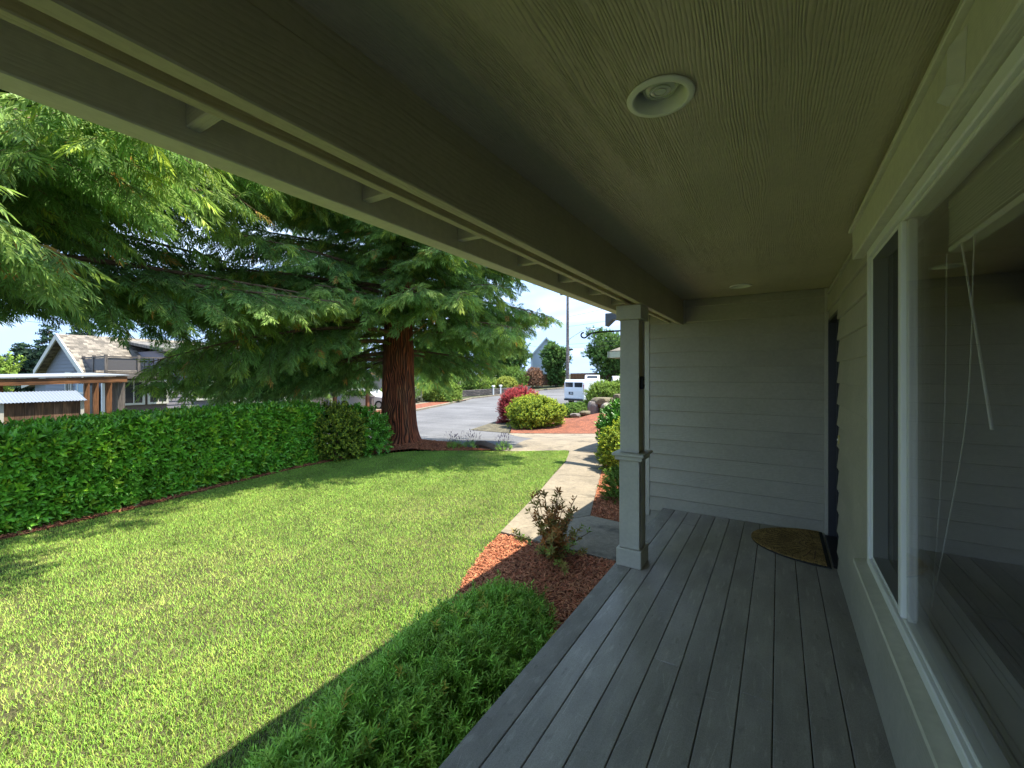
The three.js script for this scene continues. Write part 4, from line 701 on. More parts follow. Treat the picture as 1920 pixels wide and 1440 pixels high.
function conifer(label, [x, z], H, R, y0) {
  const t = thing('conifer', label, 'tree', [x, y0, z], 0, 'dark conifers on the skyline'), items = [], limbs = [limb([0, 0, 0], [0, H, 0], 0.02 * H, 0.01, 7)];
  for (let y = 0.12 * H; y < H; y += 0.032 * H) for (let q = 0; q < 6; q++) { const a = rr(0, 6.28), L = R * Math.pow(1 - y / (H * 1.02), 0.8) * rr(0.6, 1.1); limbs.push(limb([0, y, 0], [Math.cos(a) * L, y - 0.22 * L, Math.sin(a) * L], 0.05, 0.01, 4)); for (let s = 0.2 * L; s < L; s += 0.42) { const p = V3(Math.cos(a) * s + rr(-0.2, 0.2), y - 0.22 * s + rr(-0.15, 0.1), Math.sin(a) * s + rr(-0.2, 0.2)); items.push([placed(p, V3(Math.cos(a), rr(-0.3, 0.3), Math.sin(a)).normalize(), rr(0, 6.28), rr(2.0, 3.2)), tint(0.25)]); } }
  part('trunk', merge(limbs), M.twig, t); scatter('crown', bigSprig, LM.far, items, t);
}
[[-91, -14.5, 8, 3.4, 'broad dark conifer low on the skyline behind the shed'], [-88, -16.6, 10.6, 3.0, 'tall pointed dark conifer next to the steep grey gable'], [-86, -19.5, 12.0, 3.3, 'tallest dark conifer rising behind the steep gable'], [-90, -12.2, 6, 3.0, 'short dark conifer beside the yellow-green tree'], [-93, -17, 7, 3.0, 'small dark conifer between two taller conifers'], [-95, -9, 7.5, 3.6, 'wide dark conifer at the end of the skyline row']].forEach(([x, z, H, R, l]) => conifer(l, [x, z], H, R, -2));
// ================= beyond the garden =================
// wall of lap siding facing local +z: a saw-tooth sheet with thickness, width along +x
function lapWall(w, h, ex = 0.18) { const pts = []; for (let y = 0; y < h - 1e-6; y += ex) { const y1 = Math.min(h, y + ex); pts.push([0.028, y], [0.004, y1]); } const s = new THREE.Shape([[-0.12, 0], ...pts, [-0.12, h]].map((p) => new THREE.Vector2(...p))), g = new THREE.ExtrudeGeometry(s, { depth: w, bevelEnabled: false }); g.applyMatrix4(new THREE.Matrix4().makeBasis(V3(0, 0, 1), V3(0, 1, 0), V3(1, 0, 0))); return flip(g); }
const cream = mat([0.62, 0.59, 0.5], 0.6), greySide = mat([0.19, 0.20, 0.22], 0.8), mauve = mat([0.20, 0.185, 0.205], 0.8), paleBlue = mat([0.50, 0.56, 0.62], 0.8), brownSide = mat([0.10, 0.085, 0.075], 0.85), patioBrown = mat([0.13, 0.10, 0.085], 0.8);
function farWindow(parent, pos, w, h, rotY) { // frame, pane, centre bar
  const o = sub('window', parent, pos, [0, rotY, 0]);
  part('frame', merge([bx(-w / 2 - 0.09, -w / 2, -h / 2 - 0.09, h / 2 + 0.09, 0, 0.07), bx(w / 2, w / 2 + 0.09, -h / 2 - 0.09, h / 2 + 0.09, 0, 0.07), bx(-w / 2, w / 2, h / 2, h / 2 + 0.09, 0, 0.07), bx(-w / 2, w / 2, -h / 2 - 0.09, -h / 2, 0, 0.07)]), cream, o);
  part('pane', bx(-w / 2, w / 2, -h / 2, h / 2, 0.005, 0.02), M.darkGlass, o); part('mullion', bx(-0.02, 0.02, -h / 2, h / 2, 0.021, 0.045), cream, o);
  return o;
}
const FLOOR = -0.95;
{ // neighbour's house: gable block behind, long low wing in front with a roof deck
  const o = thing('neighbour_house', 'grey neighbour house with steep gable, roof deck and mauve-grey lower wing', 'house', [0, FLOOR, 0]);
  const gz = -6.3, gable = sub('gable_block', o);
  const gs = new THREE.Shape([[-34, 0], [-26.6, 0], [-26.6, 2.75], [-30.1, 4.42], [-34, 2.75]].map((p) => new THREE.Vector2(...p))), gg = new THREE.ExtrudeGeometry(gs, { depth: 5.5, bevelEnabled: false }); gg.translate(0, 0, gz - 5.5);
  part('wall', gg, greySide, gable);
  for (let k = 0; k < 25; k++) { const y = k * 0.18, half = (yy) => (yy < 2.75 ? [-34, -26.6] : [mix(-34, -30.1, (yy - 2.75) / 1.67), mix(-26.6, -30.1, (yy - 2.75) / 1.67)]), [a, b] = half(y + 0.15); if (b - a > 0.2) part('siding_board', (() => { const g = prism([[0, 0], [0, 0.028], [0.18, 0.006], [0.18, 0]], b - a); return g; })(), greySide, gable, [a, y, gz + 0.002]); }
  const slope = (x0, y0, x1, y1) => { const g = convex([[x0, y0, gz + 0.35], [x1, y1, gz + 0.35], [x1, y1 + 0.14, gz + 0.35], [x0, y0 + 0.14, gz + 0.35], [x0, y0, gz - 5.8], [x1, y1, gz - 5.8], [x1, y1 + 0.14, gz - 5.8], [x0, y0 + 0.14, gz - 5.8]], [[0, 1, 2, 3], [4, 5, 6, 7], [0, 1, 5, 4], [3, 2, 6, 7], [0, 3, 7, 4], [1, 2, 6, 5]]); return g; };
  const roof = part('roof', slope(-30.12, 4.40, -26.0, 2.5), M.shingleTan, o); part('roof', slope(-34.5, 2.6, -30.12, 4.40), M.shingleTan, o);
  for (const [x0, y0, x1, y1] of [[-30.12, 4.40, -26.0, 2.5], [-34.5, 2.6, -30.12, 4.40]]) part('barge_board', convex([[x0, y0 - 0.12, gz + 0.353], [x1, y1 - 0.12, gz + 0.353], [x1, y1 + 0.16, gz + 0.353], [x0, y0 + 0.16, gz + 0.353], [x0, y0 - 0.12, gz + 0.41], [x1, y1 - 0.12, gz + 0.41], [x1, y1 + 0.16, gz + 0.41], [x0, y0 + 0.16, gz + 0.41]], [[0, 1, 2, 3], [4, 5, 6, 7], [0, 1, 5, 4], [3, 2, 6, 7], [0, 3, 7, 4], [1, 2, 6, 5]]), cream, roof);
  part('roof_vent', limb([-28.6, 3.75, -8.2], [-28.6, 4.25, -8.2], 0.06, 0.06, 8), M.iron, roof);
  farWindow(o, [-29.6, 2.15, gz + 0.03], 0.8, 0.85, 0); farWindow(o, [-27.6, 2.15, gz + 0.03], 0.8, 0.85, 0);
  // front wing
  const wing = part('wing_wall', lapWall(11, 2.35), mauve, o, [-25, 0, -6.4], [0, Math.PI / 2, 0]);
  part('wing_body', bx(-30, -25.13, 0, 2.34, -17.4, -6.42), mauve, o);
  part('patio_wall', bx(-24.968, -24.95, 0, 2.34, -8.6, -6.4), patioBrown, o);
  for (const [z, y, w, h] of [[-7.35, 1.72, 0.62, 0.95], [-8.25, 1.72, 0.62, 0.95]]) farWindow(o, [-24.94, y, z], w, h, Math.PI / 2);
  for (const [z, y, w, h] of [[-10.4, 1.72, 1.0, 0.8], [-11.85, 1.45, 0.5, 0.8], [-13.0, 1.4, 0.75, 0.85], [-15.1, 1.15, 0.6, 0.6]]) farWindow(o, [-24.94, y, z], w, h, Math.PI / 2);
  for (const z of [-14.4, -16.0]) part('corner_trim', bx(-24.965, -24.90, 0, 2.34, z - 0.09, z + 0.09), cream, o);
  part('brown_bay', bx(-24.97, -24.955, 0, 2.34, -17.3, -14.5), brownSide, o);
  part('corner_trim', bx(-25.05, -24.9, 0, 2.34, -6.42, -6.28), M.vinyl, o);
  const rd = part('roof_deck', bx(-29.0, -24.3, 2.37, 2.6, -8.5, -6.2), M.greyWood, o);
  const rail = (a, b) => { const L = Math.hypot(b[0] - a[0], b[1] - a[1]), n = Math.round(L / 0.16), g = []; for (let k = 0; k <= n; k++) { const x = mix(a[0], b[0], k / n), z = mix(a[1], b[1], k / n); g.push(bx(x - 0.018, x + 0.018, 2.7, 3.28, z - 0.018, z + 0.018)); } return g; };
  rail([-24.36, -7.4], [-24.36, -8.4]).forEach((g) => part('baluster', g, M.black, rd));
  part('hand_rail', merge([bx(-24.4, -24.32, 3.28, 3.34, -8.45, -6.25), bx(-28.9, -24.4, 3.28, 3.34, -6.3, -6.22), bx(-24.4, -24.32, 2.64, 2.70, -8.45, -6.25)]), M.greyWood, rd);
  part('railing_panel', bx(-24.37, -24.345, 2.72, 3.26, -7.3, -6.3), mat([0.12, 0.11, 0.11], 0.7), rd);
  part('railing_panel', bx(-28.8, -24.45, 2.72, 3.26, -6.275, -6.25), mat([0.12, 0.11, 0.11], 0.7), rd);
  for (const [x, z] of [[-24.36, -6.26], [-24.36, -7.36], [-25.9, -6.26], [-27.4, -6.26]]) part('railing_post', bx(x - 0.05, x + 0.05, 2.6, 3.4, z - 0.05, z + 0.05), M.greyWood, rd);
  part('upper_wall', lapWall(6.4, 1.35), mauve, o, [-25.02, 2.36, -8.52], [0, Math.PI / 2, 0]); part('upper_body', bx(-30, -25.15, 2.35, 3.7, -14.9, -8.53), mauve, o);
  part('upper_roof', convex([[-24.5, 3.62, -15.3], [-24.5, 3.76, -15.3], [-31, 4.5, -15.3], [-31, 4.36, -15.3], [-24.5, 3.62, -8.3], [-24.5, 3.76, -8.3], [-31, 4.5, -8.3], [-31, 4.36, -8.3]], [[0, 1, 2, 3], [4, 5, 6, 7], [0, 1, 5, 4], [3, 2, 6, 7], [0, 3, 7, 4], [1, 2, 6, 5]]), M.shingle, o);
  part('patio_door', bx(-26.8, -25.6, 0.02, 2.05, gz + 0.035, gz + 0.09), M.black, o);
  part('curtain', bx(-28.4, -27.0, 0.1, 2.1, gz + 0.035, gz + 0.08), mat([0.30, 0.40, 0.46], 0.8), o);
}
{ // timber patio cover
  const o = thing('patio_cover', 'orange-brown timber patio cover with pale roof sheets', 'pergola', [0, FLOOR, 0]);
  part('roof_sheet', convex([[-19.9, 2.42, -2.6], [-24.2, 2.50, -2.6], [-19.9, 2.50, -5.75], [-24.2, 2.58, -5.75], [-19.9, 2.46, -2.6], [-24.2, 2.54, -2.6], [-19.9, 2.54, -5.75], [-24.2, 2.62, -5.75]], [[0, 1, 3, 2], [4, 5, 7, 6], [0, 1, 5, 4], [2, 3, 7, 6], [0, 2, 6, 4], [1, 3, 7, 5]]), mat([0.24, 0.25, 0.26], 0.5), o);
  part('beam', convex([[-20.05, 2.2, -2.6], [-19.93, 2.2, -2.6], [-20.05, 2.40, -2.6], [-19.93, 2.40, -2.6], [-20.05, 2.28, -5.7], [-19.93, 2.28, -5.7], [-20.05, 2.48, -5.7], [-19.93, 2.48, -5.7]], [[0, 1, 3, 2], [4, 5, 7, 6], [0, 1, 5, 4], [2, 3, 7, 6], [0, 2, 6, 4], [1, 3, 7, 5]]), M.cedar, o);
  for (let k = 0; k < 8; k++) part('rafter', bx(-24.1, -20.06, 2.24, 2.38, -2.72 - k * 0.41, -2.66 - k * 0.41), M.oldWood, o);
  for (const x of [-24.1, -23, -21.5]) part('post', bx(x - 0.08, x + 0.08, 0, 2.3, -5.68, -5.52), M.cedar, o);
  part('post', bx(-20.35, -20.15, 0, 2.5, -5.7, -5.5), M.greyWood, o);
  for (const [x, z] of [[-24.1, -2.7], [-23.4, -3.2], [-22.4, -3.0]]) part('post', bx(x - 0.07, x + 0.07, 0, 2.24, z - 0.07, z + 0.07), M.cedar, o);
}
{ // lounge chairs on the patio
  const mk = (x, z, c, label) => { const o = thing('lounge_chair', label, 'chair', [x, FLOOR, z], 0.9); const cm = mat(c, 0.8); part('seat_cushion', box(0.58, 0.12, 0.62, 0.03, [0, 0], [0, 0.42, 0]), cm, o); const b = part('back_cushion', box(0.58, 0.72, 0.12, 0.03), cm, o, [0, 0.75, -0.4]); b.rotation.x = -0.45; for (const sx of [-0.3, 0.3]) { for (const sz of [-0.28, 0.28]) part('leg', bx(sx - 0.02, sx + 0.02, 0, 0.36, sz - 0.02, sz + 0.02), M.black, o); part('armrest', bx(sx - 0.03, sx + 0.03, 0.58, 0.62, -0.35, 0.32), M.black, o); } };
  mk(-19.9, -6.2, [0.30, 0.06, 0.05], 'red-cushioned lounge chair on the neighbour patio'); mk(-21.2, -6.4, [0.22, 0.2, 0.2], 'grey-cushioned lounge chair beside the patio door');
}
{ // garden shed
  const o = thing('garden_shed', 'low plywood garden shed with corrugated metal roof behind the hedge', 'shed', [-18.2, -0.98, -2.48], Math.PI / 2), W = 1.69, n = 8, pw = (W - 0.16) / n;
  for (let k = 0; k < n; k++) part('plywood_panel', bx(0.085 + k * pw, 0.085 + (k + 1) * pw - 0.007, 0, 1.76, -0.05, 0.0), [M.oldWood, mat([0.30, 0.18, 0.105], 0.85, { map: scaled(woodT, 0.8, 0.8) }), mat([0.38, 0.235, 0.15], 0.85, { map: scaled(woodT, 0.8, 0.8) })][k % 3], o);
  part('corner_post', bx(-0.02, 0.08, 0, 1.78, -0.06, 0.03), cream, o); part('corner_post', bx(W - 0.08, W, 0, 1.78, -0.06, 0.03), cream, o);
  part('side_wall', merge([bx(-0.01, 0.04, 0, 1.85, -1.0, -0.07), bx(W - 0.06, W - 0.01, 0, 1.85, -1.0, -0.07), bx(0.04, W - 0.06, 0, 1.9, -1.02, -0.98)]), cream, o);
  const s = [], q = 26; for (let k = 0; k <= q * 2; k++) s.push([-0.08 + ((W + 0.14) * k) / (q * 2), k % 2 ? 0.022 : 0]); for (let k = q * 2; k >= 0; k--) s.push([-0.08 + ((W + 0.14) * k) / (q * 2), (k % 2 ? 0.022 : 0) - 0.01]);
  const g = new THREE.ExtrudeGeometry(new THREE.Shape(s.map((p) => new THREE.Vector2(...p))), { depth: 1.15, bevelEnabled: false }); g.translate(0, 0, -1.15); g.rotateX(0.24); g.translate(0, 1.78, 0.1);
  part('corrugated_roof', g, mat([0.22, 0.245, 0.28], 0.5), o);
}
{ // farther house at the edge of the view
  const o = thing('far_house', 'distant low house with tan roof and blue-grey gable beyond the patio cover', 'house', [-54.5, -2, -12.5], 0.55);
  const s = new THREE.Shape([[-4.6, 0], [4.6, 0], [4.6, 2.6], [0, 4.35], [-4.6, 2.6]].map((p) => new THREE.Vector2(...p))), g = new THREE.ExtrudeGeometry(s, { depth: 10, bevelEnabled: false }); g.translate(0, 0, -10); part('wall', g, mat([0.24, 0.27, 0.31], 0.8), o);
  for (const sx of [-1, 1]) { const q = convex([[0, 4.37, 0.5], [sx * 5.2, 2.38, 0.5], [sx * 5.2, 2.58, 0.5], [0, 4.58, 0.5], [0, 4.37, -10.5], [sx * 5.2, 2.38, -10.5], [sx * 5.2, 2.58, -10.5], [0, 4.58, -10.5]], [[0, 1, 2, 3], [4, 5, 6, 7], [0, 1, 5, 4], [3, 2, 6, 7], [0, 3, 7, 4], [1, 2, 6, 5]]); const r = part('roof', q, M.shingleTan, o); part('barge_board', convex([[0, 4.30, 0.505], [sx * 5.2, 2.3, 0.505], [sx * 5.2, 2.6, 0.505], [0, 4.60, 0.505], [0, 4.30, 0.58], [sx * 5.2, 2.3, 0.58], [sx * 5.2, 2.6, 0.58], [0, 4.60, 0.58]], [[0, 1, 2, 3], [4, 5, 6, 7], [0, 1, 5, 4], [3, 2, 6, 7], [0, 3, 7, 4], [1, 2, 6, 5]]), cream, r); }
}
{ // garage wing of our house, beyond the porch
  const o = thing('garage_wing', 'taupe garage wing with grey shingled roof past the porch end', 'garage', [0, -0.42, 0]);
  part('wall', bx(-3.3, 3, 0, 2.6, -18.3, -11.3), M.siding, o);
  const y0 = 2.62, hip = convex([[-3.8, y0, -11.0], [3.4, y0, -11.0], [-3.8, y0, -18.8], [3.4, y0, -18.8], [-0.4, y0 + 1.9, -14.0], [0.4, y0 + 1.9, -15.6]], [[0, 1, 3, 2], [0, 1, 5, 4], [0, 4, 5, 2], [1, 3, 5], [2, 3, 5], [0, 4, 1], [0, 2, 4]]);
  part('roof', hip, M.shingle, o);
  for (let k = 0; k < 9; k++) part('shingle_course', (() => { const a = k / 9, b = a + 0.1, q = (t) => [mix(-3.8, -0.4, t), mix(y0, y0 + 1.9, t), mix(-11, -14, t)], w = (t) => [mix(3.4, 0.4, t), mix(y0, y0 + 1.9, t), mix(-11, -14, t)], A = q(a), B = w(a), C = w(b), D = q(b), e = 0.03; return convex([A, B, C, D, [A[0], A[1] + e, A[2] + e], [B[0], B[1] + e, B[2] + e], [C[0], C[1] + 0.005, C[2]], [D[0], D[1] + 0.005, D[2]]], [[0, 1, 2, 3], [4, 5, 6, 7], [0, 1, 5, 4], [3, 2, 6, 7], [0, 3, 7, 4], [1, 2, 6, 5]]); })(), M.shingle, o);
  part('fascia', merge([bx(-3.82, 3.4, y0 - 0.15, y0 + 0.01, -10.99, -10.94), bx(-3.85, -3.8, y0 - 0.15, y0 + 0.01, -18.8, -10.94)]), M.lightTrim, o);
  const up = part('upper_gable', convex([[-3.0, 3.31, -9.46], [3, 5.0, -9.46], [3, 5.2, -9.46], [-3.0, 3.42, -9.46], [-3.0, 3.31, -9.7], [3, 5.0, -9.7], [3, 5.2, -9.7], [-3.0, 3.42, -9.7]], [[0, 1, 2, 3], [4, 5, 6, 7], [0, 1, 5, 4], [3, 2, 6, 7], [0, 3, 7, 4], [1, 2, 6, 5]]), M.trim, o);
  part('rake_tail', convex([[-3.38, 3.43, -9.45], [-3.38, 3.14, -9.45], [-3.22, 3.28, -9.45], [-3.0, 3.28, -9.45], [-3.0, 3.43, -9.45], [-3.38, 3.43, -9.7], [-3.38, 3.14, -9.7], [-3.22, 3.28, -9.7], [-3.0, 3.28, -9.7], [-3.0, 3.43, -9.7]], [[0, 1, 2, 3, 4], [5, 6, 7, 8, 9], [0, 1, 6, 5], [1, 2, 7, 6], [2, 3, 8, 7], [3, 4, 9, 8], [4, 0, 5, 9]]), mat([0.10, 0.105, 0.12], 0.6), up);
}
{ // pale blue house and others across the street
  const mk = (name, label, pos, turn, w, wallH, peak, dep, wm, win) => {
    const o = thing(name, label, 'house', pos, turn), g = lapWall(w, wallH, 0.22); g.translate(-w / 2, 0, 0); part('front_wall', g, wm, o);
    const s = new THREE.Shape([[-w / 2, 0], [w / 2, 0], [w / 2, wallH], [0, peak], [-w / 2, wallH]].map((p) => new THREE.Vector2(...p))), b = new THREE.ExtrudeGeometry(s, { depth: dep, bevelEnabled: false }); b.translate(0, 0, -dep - 0.005); part('body', b, wm, o);
    for (const sx of [-1, 1]) { const k = (peak - wallH) / (w / 2), ov = w / 2 + 0.45, f = (z0, z1, d0, d1) => convex([[0, peak + d0, z0], [sx * ov, peak - k * ov + d0, z0], [sx * ov, peak - k * ov + d1, z0], [0, peak + d1, z0], [0, peak + d0, z1], [sx * ov, peak - k * ov + d0, z1], [sx * ov, peak - k * ov + d1, z1], [0, peak + d1, z1]], [[0, 1, 2, 3], [4, 5, 6, 7], [0, 1, 5, 4], [3, 2, 6, 7], [0, 3, 7, 4], [1, 2, 6, 5]]); const r = part('roof', f(0.4, -dep - 0.4, 0.01, 0.2), M.shingle, o); part('barge_board', f(0.405, 0.47, -0.08, 0.22), M.white, r); }
    for (const [x, y, ww, hh] of win) farWindow(o, [x, y, 0.03], ww, hh, 0);
    return o;
  };
  mk('pale_blue_house', 'pale blue gabled house across the street behind trees', [-33.2, gy(-33, -64) - 0.5, -64], 0.55, 4.6, 5.4, 8.1, 9, paleBlue, [[1.1, 4.0, 0.8, 1.3], [-1, 2.0, 0.9, 1.2]]);
  mk('tan_house', 'low house with grey roof behind the round-crowned tree', [-22.5, gy(-22, -74) - 0.6, -74], 0.35, 9, 3.1, 5.2, 9, mat([0.42, 0.4, 0.36], 0.8), [[-2, 1.8, 1.4, 1.1], [2, 1.8, 1.4, 1.1]]);
  mk('red_trim_house', 'house behind the far mulch strip across the street', [-43, gy(-40, -38) + 0.1, -42], 0.85, 10, 3.0, 5.4, 9, mat([0.40, 0.33, 0.28], 0.8), [[-2.6, 1.7, 1.4, 1.1], [2.4, 1.7, 1.4, 1.1]]);
}
// cedar fences
function fence(label, a, b, h, m) { const L = Math.hypot(b[0] - a[0], b[1] - a[1]), n = Math.round(L / 0.15), o = thing('cedar_fence', label, 'fence', [a[0], 0, a[1]], -Math.atan2(b[1] - a[1], b[0] - a[0])), G = bx(0, 0.142, 0, h, 0, 0.02); for (let k = 0; k < n; k++) { const x = mix(a[0], b[0], k / n), z = mix(a[1], b[1], k / n); part('fence_board', G, m[k % m.length], o, [k * 0.15, gy(x, z) + 0.05 + 0.02 * h2(k, 3, 1), 0]); } part('rail', merge([0.3, h - 0.3].map((y) => bx(0, L, gy(...a) + y, gy(...a) + y + 0.08, -0.05, -0.005))), m[0], o); }
const cm = [M.cedar, mat([0.36, 0.15, 0.06], 0.85, { map: scaled(woodT, 0.7, 0.7) }), mat([0.46, 0.22, 0.10], 0.85, { map: scaled(woodT, 0.7, 0.7) })];
fence('red cedar fence behind the slender tree and pole', [-34, -56.5], [-27.2, -58.5], 1.7, cm);
fence('red cedar fence behind the parked pickup', [-26.6, -59.2], [-21, -62.5], 1.8, cm);
fence('orange cedar fence by the rounded bush across the street', [-33.6, -33.2], [-31.0, -36], 1.7, cm);
{ // block retaining wall
  const o = thing('retaining_wall', 'low dark block retaining wall across the street', 'wall'), a = [-31.2, -38.6], b = [-26.9, -47.6], L = Math.hypot(b[0] - a[0], b[1] - a[1]), n = Math.round(L / 0.4), ms = [mat([0.13, 0.11, 0.10], 0.95), mat([0.17, 0.145, 0.125], 0.95), mat([0.10, 0.088, 0.08], 0.95)];
  const G = box(0.385, 0.17, 0.3, 0.02), tn = -Math.atan2(b[1] - a[1], b[0] - a[0]);
  for (let r = 0; r < 4; r++) for (let k = 0; k < n; k++) { const t = (k + (r % 2 ? 0.5 : 0)) / n, x = mix(a[0], b[0], t), z = mix(a[1], b[1], t); part('block', G, ms[Math.floor(h2(k, r, 4) * 3)], o, [x - r * 0.03, gy(x, z) + 0.02 + r * 0.18, z], [0, tn, 0]); }
}
for (const [x, z, l] of [[-27.9, -40.6, 'white mailbox post nearer the rounded bush'], [-27.5, -41.5, 'white mailbox post next to its twin by the retaining wall']]) { const o = thing('mailbox_post', l, 'mailbox', [x, gy(x, z), z]); part('post', bx(-0.06, 0.06, 0, 1.0, -0.06, 0.06, 0.01), M.white, o); part('box', bx(-0.1, 0.1, 1.0, 1.2, -0.22, 0.22, 0.03), M.white, o); }
{ // utility pole with street lamp and wires
  const px = -24.0, pz = -52.5, y0 = gy(px, pz), o = thing('utility_pole', 'weathered wooden utility pole with a street lamp arm beside the road', 'utility pole', [px, y0, pz]);
  part('pole', limb([0, -0.1, 0], [0, 13.4, 0], 0.25, 0.16, 14), mat([0.44, 0.37, 0.33], 0.9, { map: scaled(woodT, 1, 2) }), o);
  part('cross_arm', bx(-1.1, 1.1, 12.7, 12.85, -0.07, 0.07), M.greyWood, o);
  const arm = part('lamp_arm', tube([[0.1, 6.6, 0], [0.9, 7.2, -0.3], [2.0, 7.85, -0.7], [2.7, 7.95, -0.95]], 0.045, 7), M.steel, o);
  part('lamp_head', (() => { const g = new THREE.SphereGeometry(0.3, 16, 8); g.scale(1.5, 0.4, 0.7); g.translate(3.0, 7.97, -1.05); return g; })(), M.steel, arm);
  part('service_box', bx(0.25, 0.75, 5.2, 5.4, -0.1, 0.1, 0.03), M.black, o);
  const W = (label, a, b, sag) => { const pts = []; for (let k = 0; k <= 12; k++) { const t = k / 12; pts.push([mix(a[0], b[0], t), mix(a[1], b[1], t) - sag * 4 * t * (1 - t), mix(a[2], b[2], t)]); } solo('overhead_wire', label, 'wire', tube(pts, 0.014, 4, 24), M.black, [0, 0, 0], 0, 'overhead wires'); };
  W('overhead wire from the top of the utility pole over the garage', [px, y0 + 9.7, pz], [18, 15, -34], 1.2); W('overhead wire just below the pole top', [px, y0 + 8.4, pz], [18, 13.2, -36], 1.4); W('thin service wire from the pole past the plant hook', [px, y0 + 6.0, pz], [16, 9.2, -40], 1.0); W('low telephone wire from the pole', [px, y0 + 5.6, pz], [16, 8.6, -42], 1.2); W('wire from the pole away over the road behind the redwood', [px, y0 + 5.9, pz], [-45, 9, -70], 1);
  W('thin wire crossing the sky above the grey gable', [-46, 6.0, 3], [-46, 5.0, -24], 0.2);
}
// boulders, rocks, driftwood
function rock(name, label, cat, pos, s, seed, m, turn = 0) { const g = new THREE.IcosahedronGeometry(1, 4), p = g.attributes.position, v = V3(); for (let i = 0; i < p.count; i++) { v.fromBufferAttribute(p, i); const n = 0.72 + 0.5 * nz(v.x * 1.3 + seed, v.y * 1.3 + v.z * 1.7 + seed, 61, 3) + 0.12 * (nz(v.x * 5 + seed, v.z * 5 + v.y * 4 + seed, 62, 3) - 0.5); v.multiplyScalar(n); v.set(clamp(v.x, -0.86, 0.8), clamp(v.y, -0.8, 0.7), clamp(v.z, -0.8, 0.85)); p.setXYZ(i, v.x * s[0], v.y * s[1], v.z * s[2]); } g.computeVertexNormals(); return solo(name, label, cat, g, m, pos, turn); }
const stone = mat([0.42, 0.34, 0.25], 0.9, { map: scaled(soilT, 1, 1) }), stone2 = mat([0.34, 0.28, 0.23], 0.9), stone3 = mat([0.18, 0.15, 0.13], 0.9);
rock('boulder', 'flat tan boulder topmost on the boulder pile', 'boulder', [-8.5, 0.05, -23.3], [0.75, 0.32, 0.6], 3, stone, 0.3);
rock('boulder', 'long tan boulder capping the pile beside the house', 'boulder', [-7.35, 0.22, -23.7], [0.8, 0.38, 0.6], 9, stone, 1.1);
rock('boulder', 'squat brown boulder under the capping stones', 'boulder', [-7.9, -0.22, -23.3], [0.8, 0.36, 0.6], 14, stone2, 0.6);
rock('boulder', 'dark slanting boulder at the foot of the pile', 'boulder', [-8.9, -0.35, -23.0], [0.35, 0.6, 0.5], 21, stone3, 0.2);
rock('garden_rock', 'small pale rock lying on the mounded mulch', 'rock', [-8.9, -0.5, -21.7], [0.36, 0.16, 0.3], 31, stone, 0.4);
rock('garden_rock', 'dark rough rock beside the pale one on the mulch', 'rock', [-9.25, -0.6, -21.2], [0.32, 0.14, 0.25], 37, stone3, 0.1);
{ const g = tube([[-6.95, -0.30, -9.35], [-6.75, -0.27, -9.33], [-6.45, -0.33, -9.36], [-6.15, -0.42, -9.42]], 0.1, 10, 24), p = g.attributes.position; for (let i = 0; i < p.count; i++) { const x = p.getX(i), n = 0.02 * (nz(x * 9 + 4, p.getY(i) * 20 + p.getZ(i) * 14 + 5, 71, 3) - 0.5), k = sm(-6.1, -6.75, x); p.setY(i, p.getY(i) * 1 + n - (1 - k) * 0.02); } g.computeVertexNormals(); solo('driftwood_log', 'weathered dark driftwood log lying at the far lawn edge', 'log', g, mat([0.13, 0.095, 0.075], 0.95)); }
// vehicles
function wheel(parent, x, y, z, r) { const w = part('wheel', (() => { const g = new THREE.CylinderGeometry(r, r, 0.22, 20); g.rotateX(Math.PI / 2); return g; })(), M.rubber, parent, [x, y, z]); part('rim', (() => { const g = new THREE.CylinderGeometry(r * 0.62, r * 0.62, 0.236, 14); g.rotateX(Math.PI / 2); return g; })(), M.steel, w); }
function extr(pts, w, m, name, parent, bev = 0.05) { const s = new THREE.Shape(pts.map((p) => new THREE.Vector2(...p))), g = new THREE.ExtrudeGeometry(s, { depth: w - 2 * bev, bevelEnabled: true, bevelSize: bev * 0.7, bevelThickness: bev, bevelSegments: 3 }); g.translate(0, 0, -w / 2 + bev); return part(name, g, m, parent); }
const carWhite = mat([0.74, 0.75, 0.76], 0.25, { clearcoat: 0.6, clearcoatRoughness: 0.08 }), tail = mat([0.45, 0.03, 0.02], 0.3), amber = mat([0.7, 0.25, 0.03], 0.3);
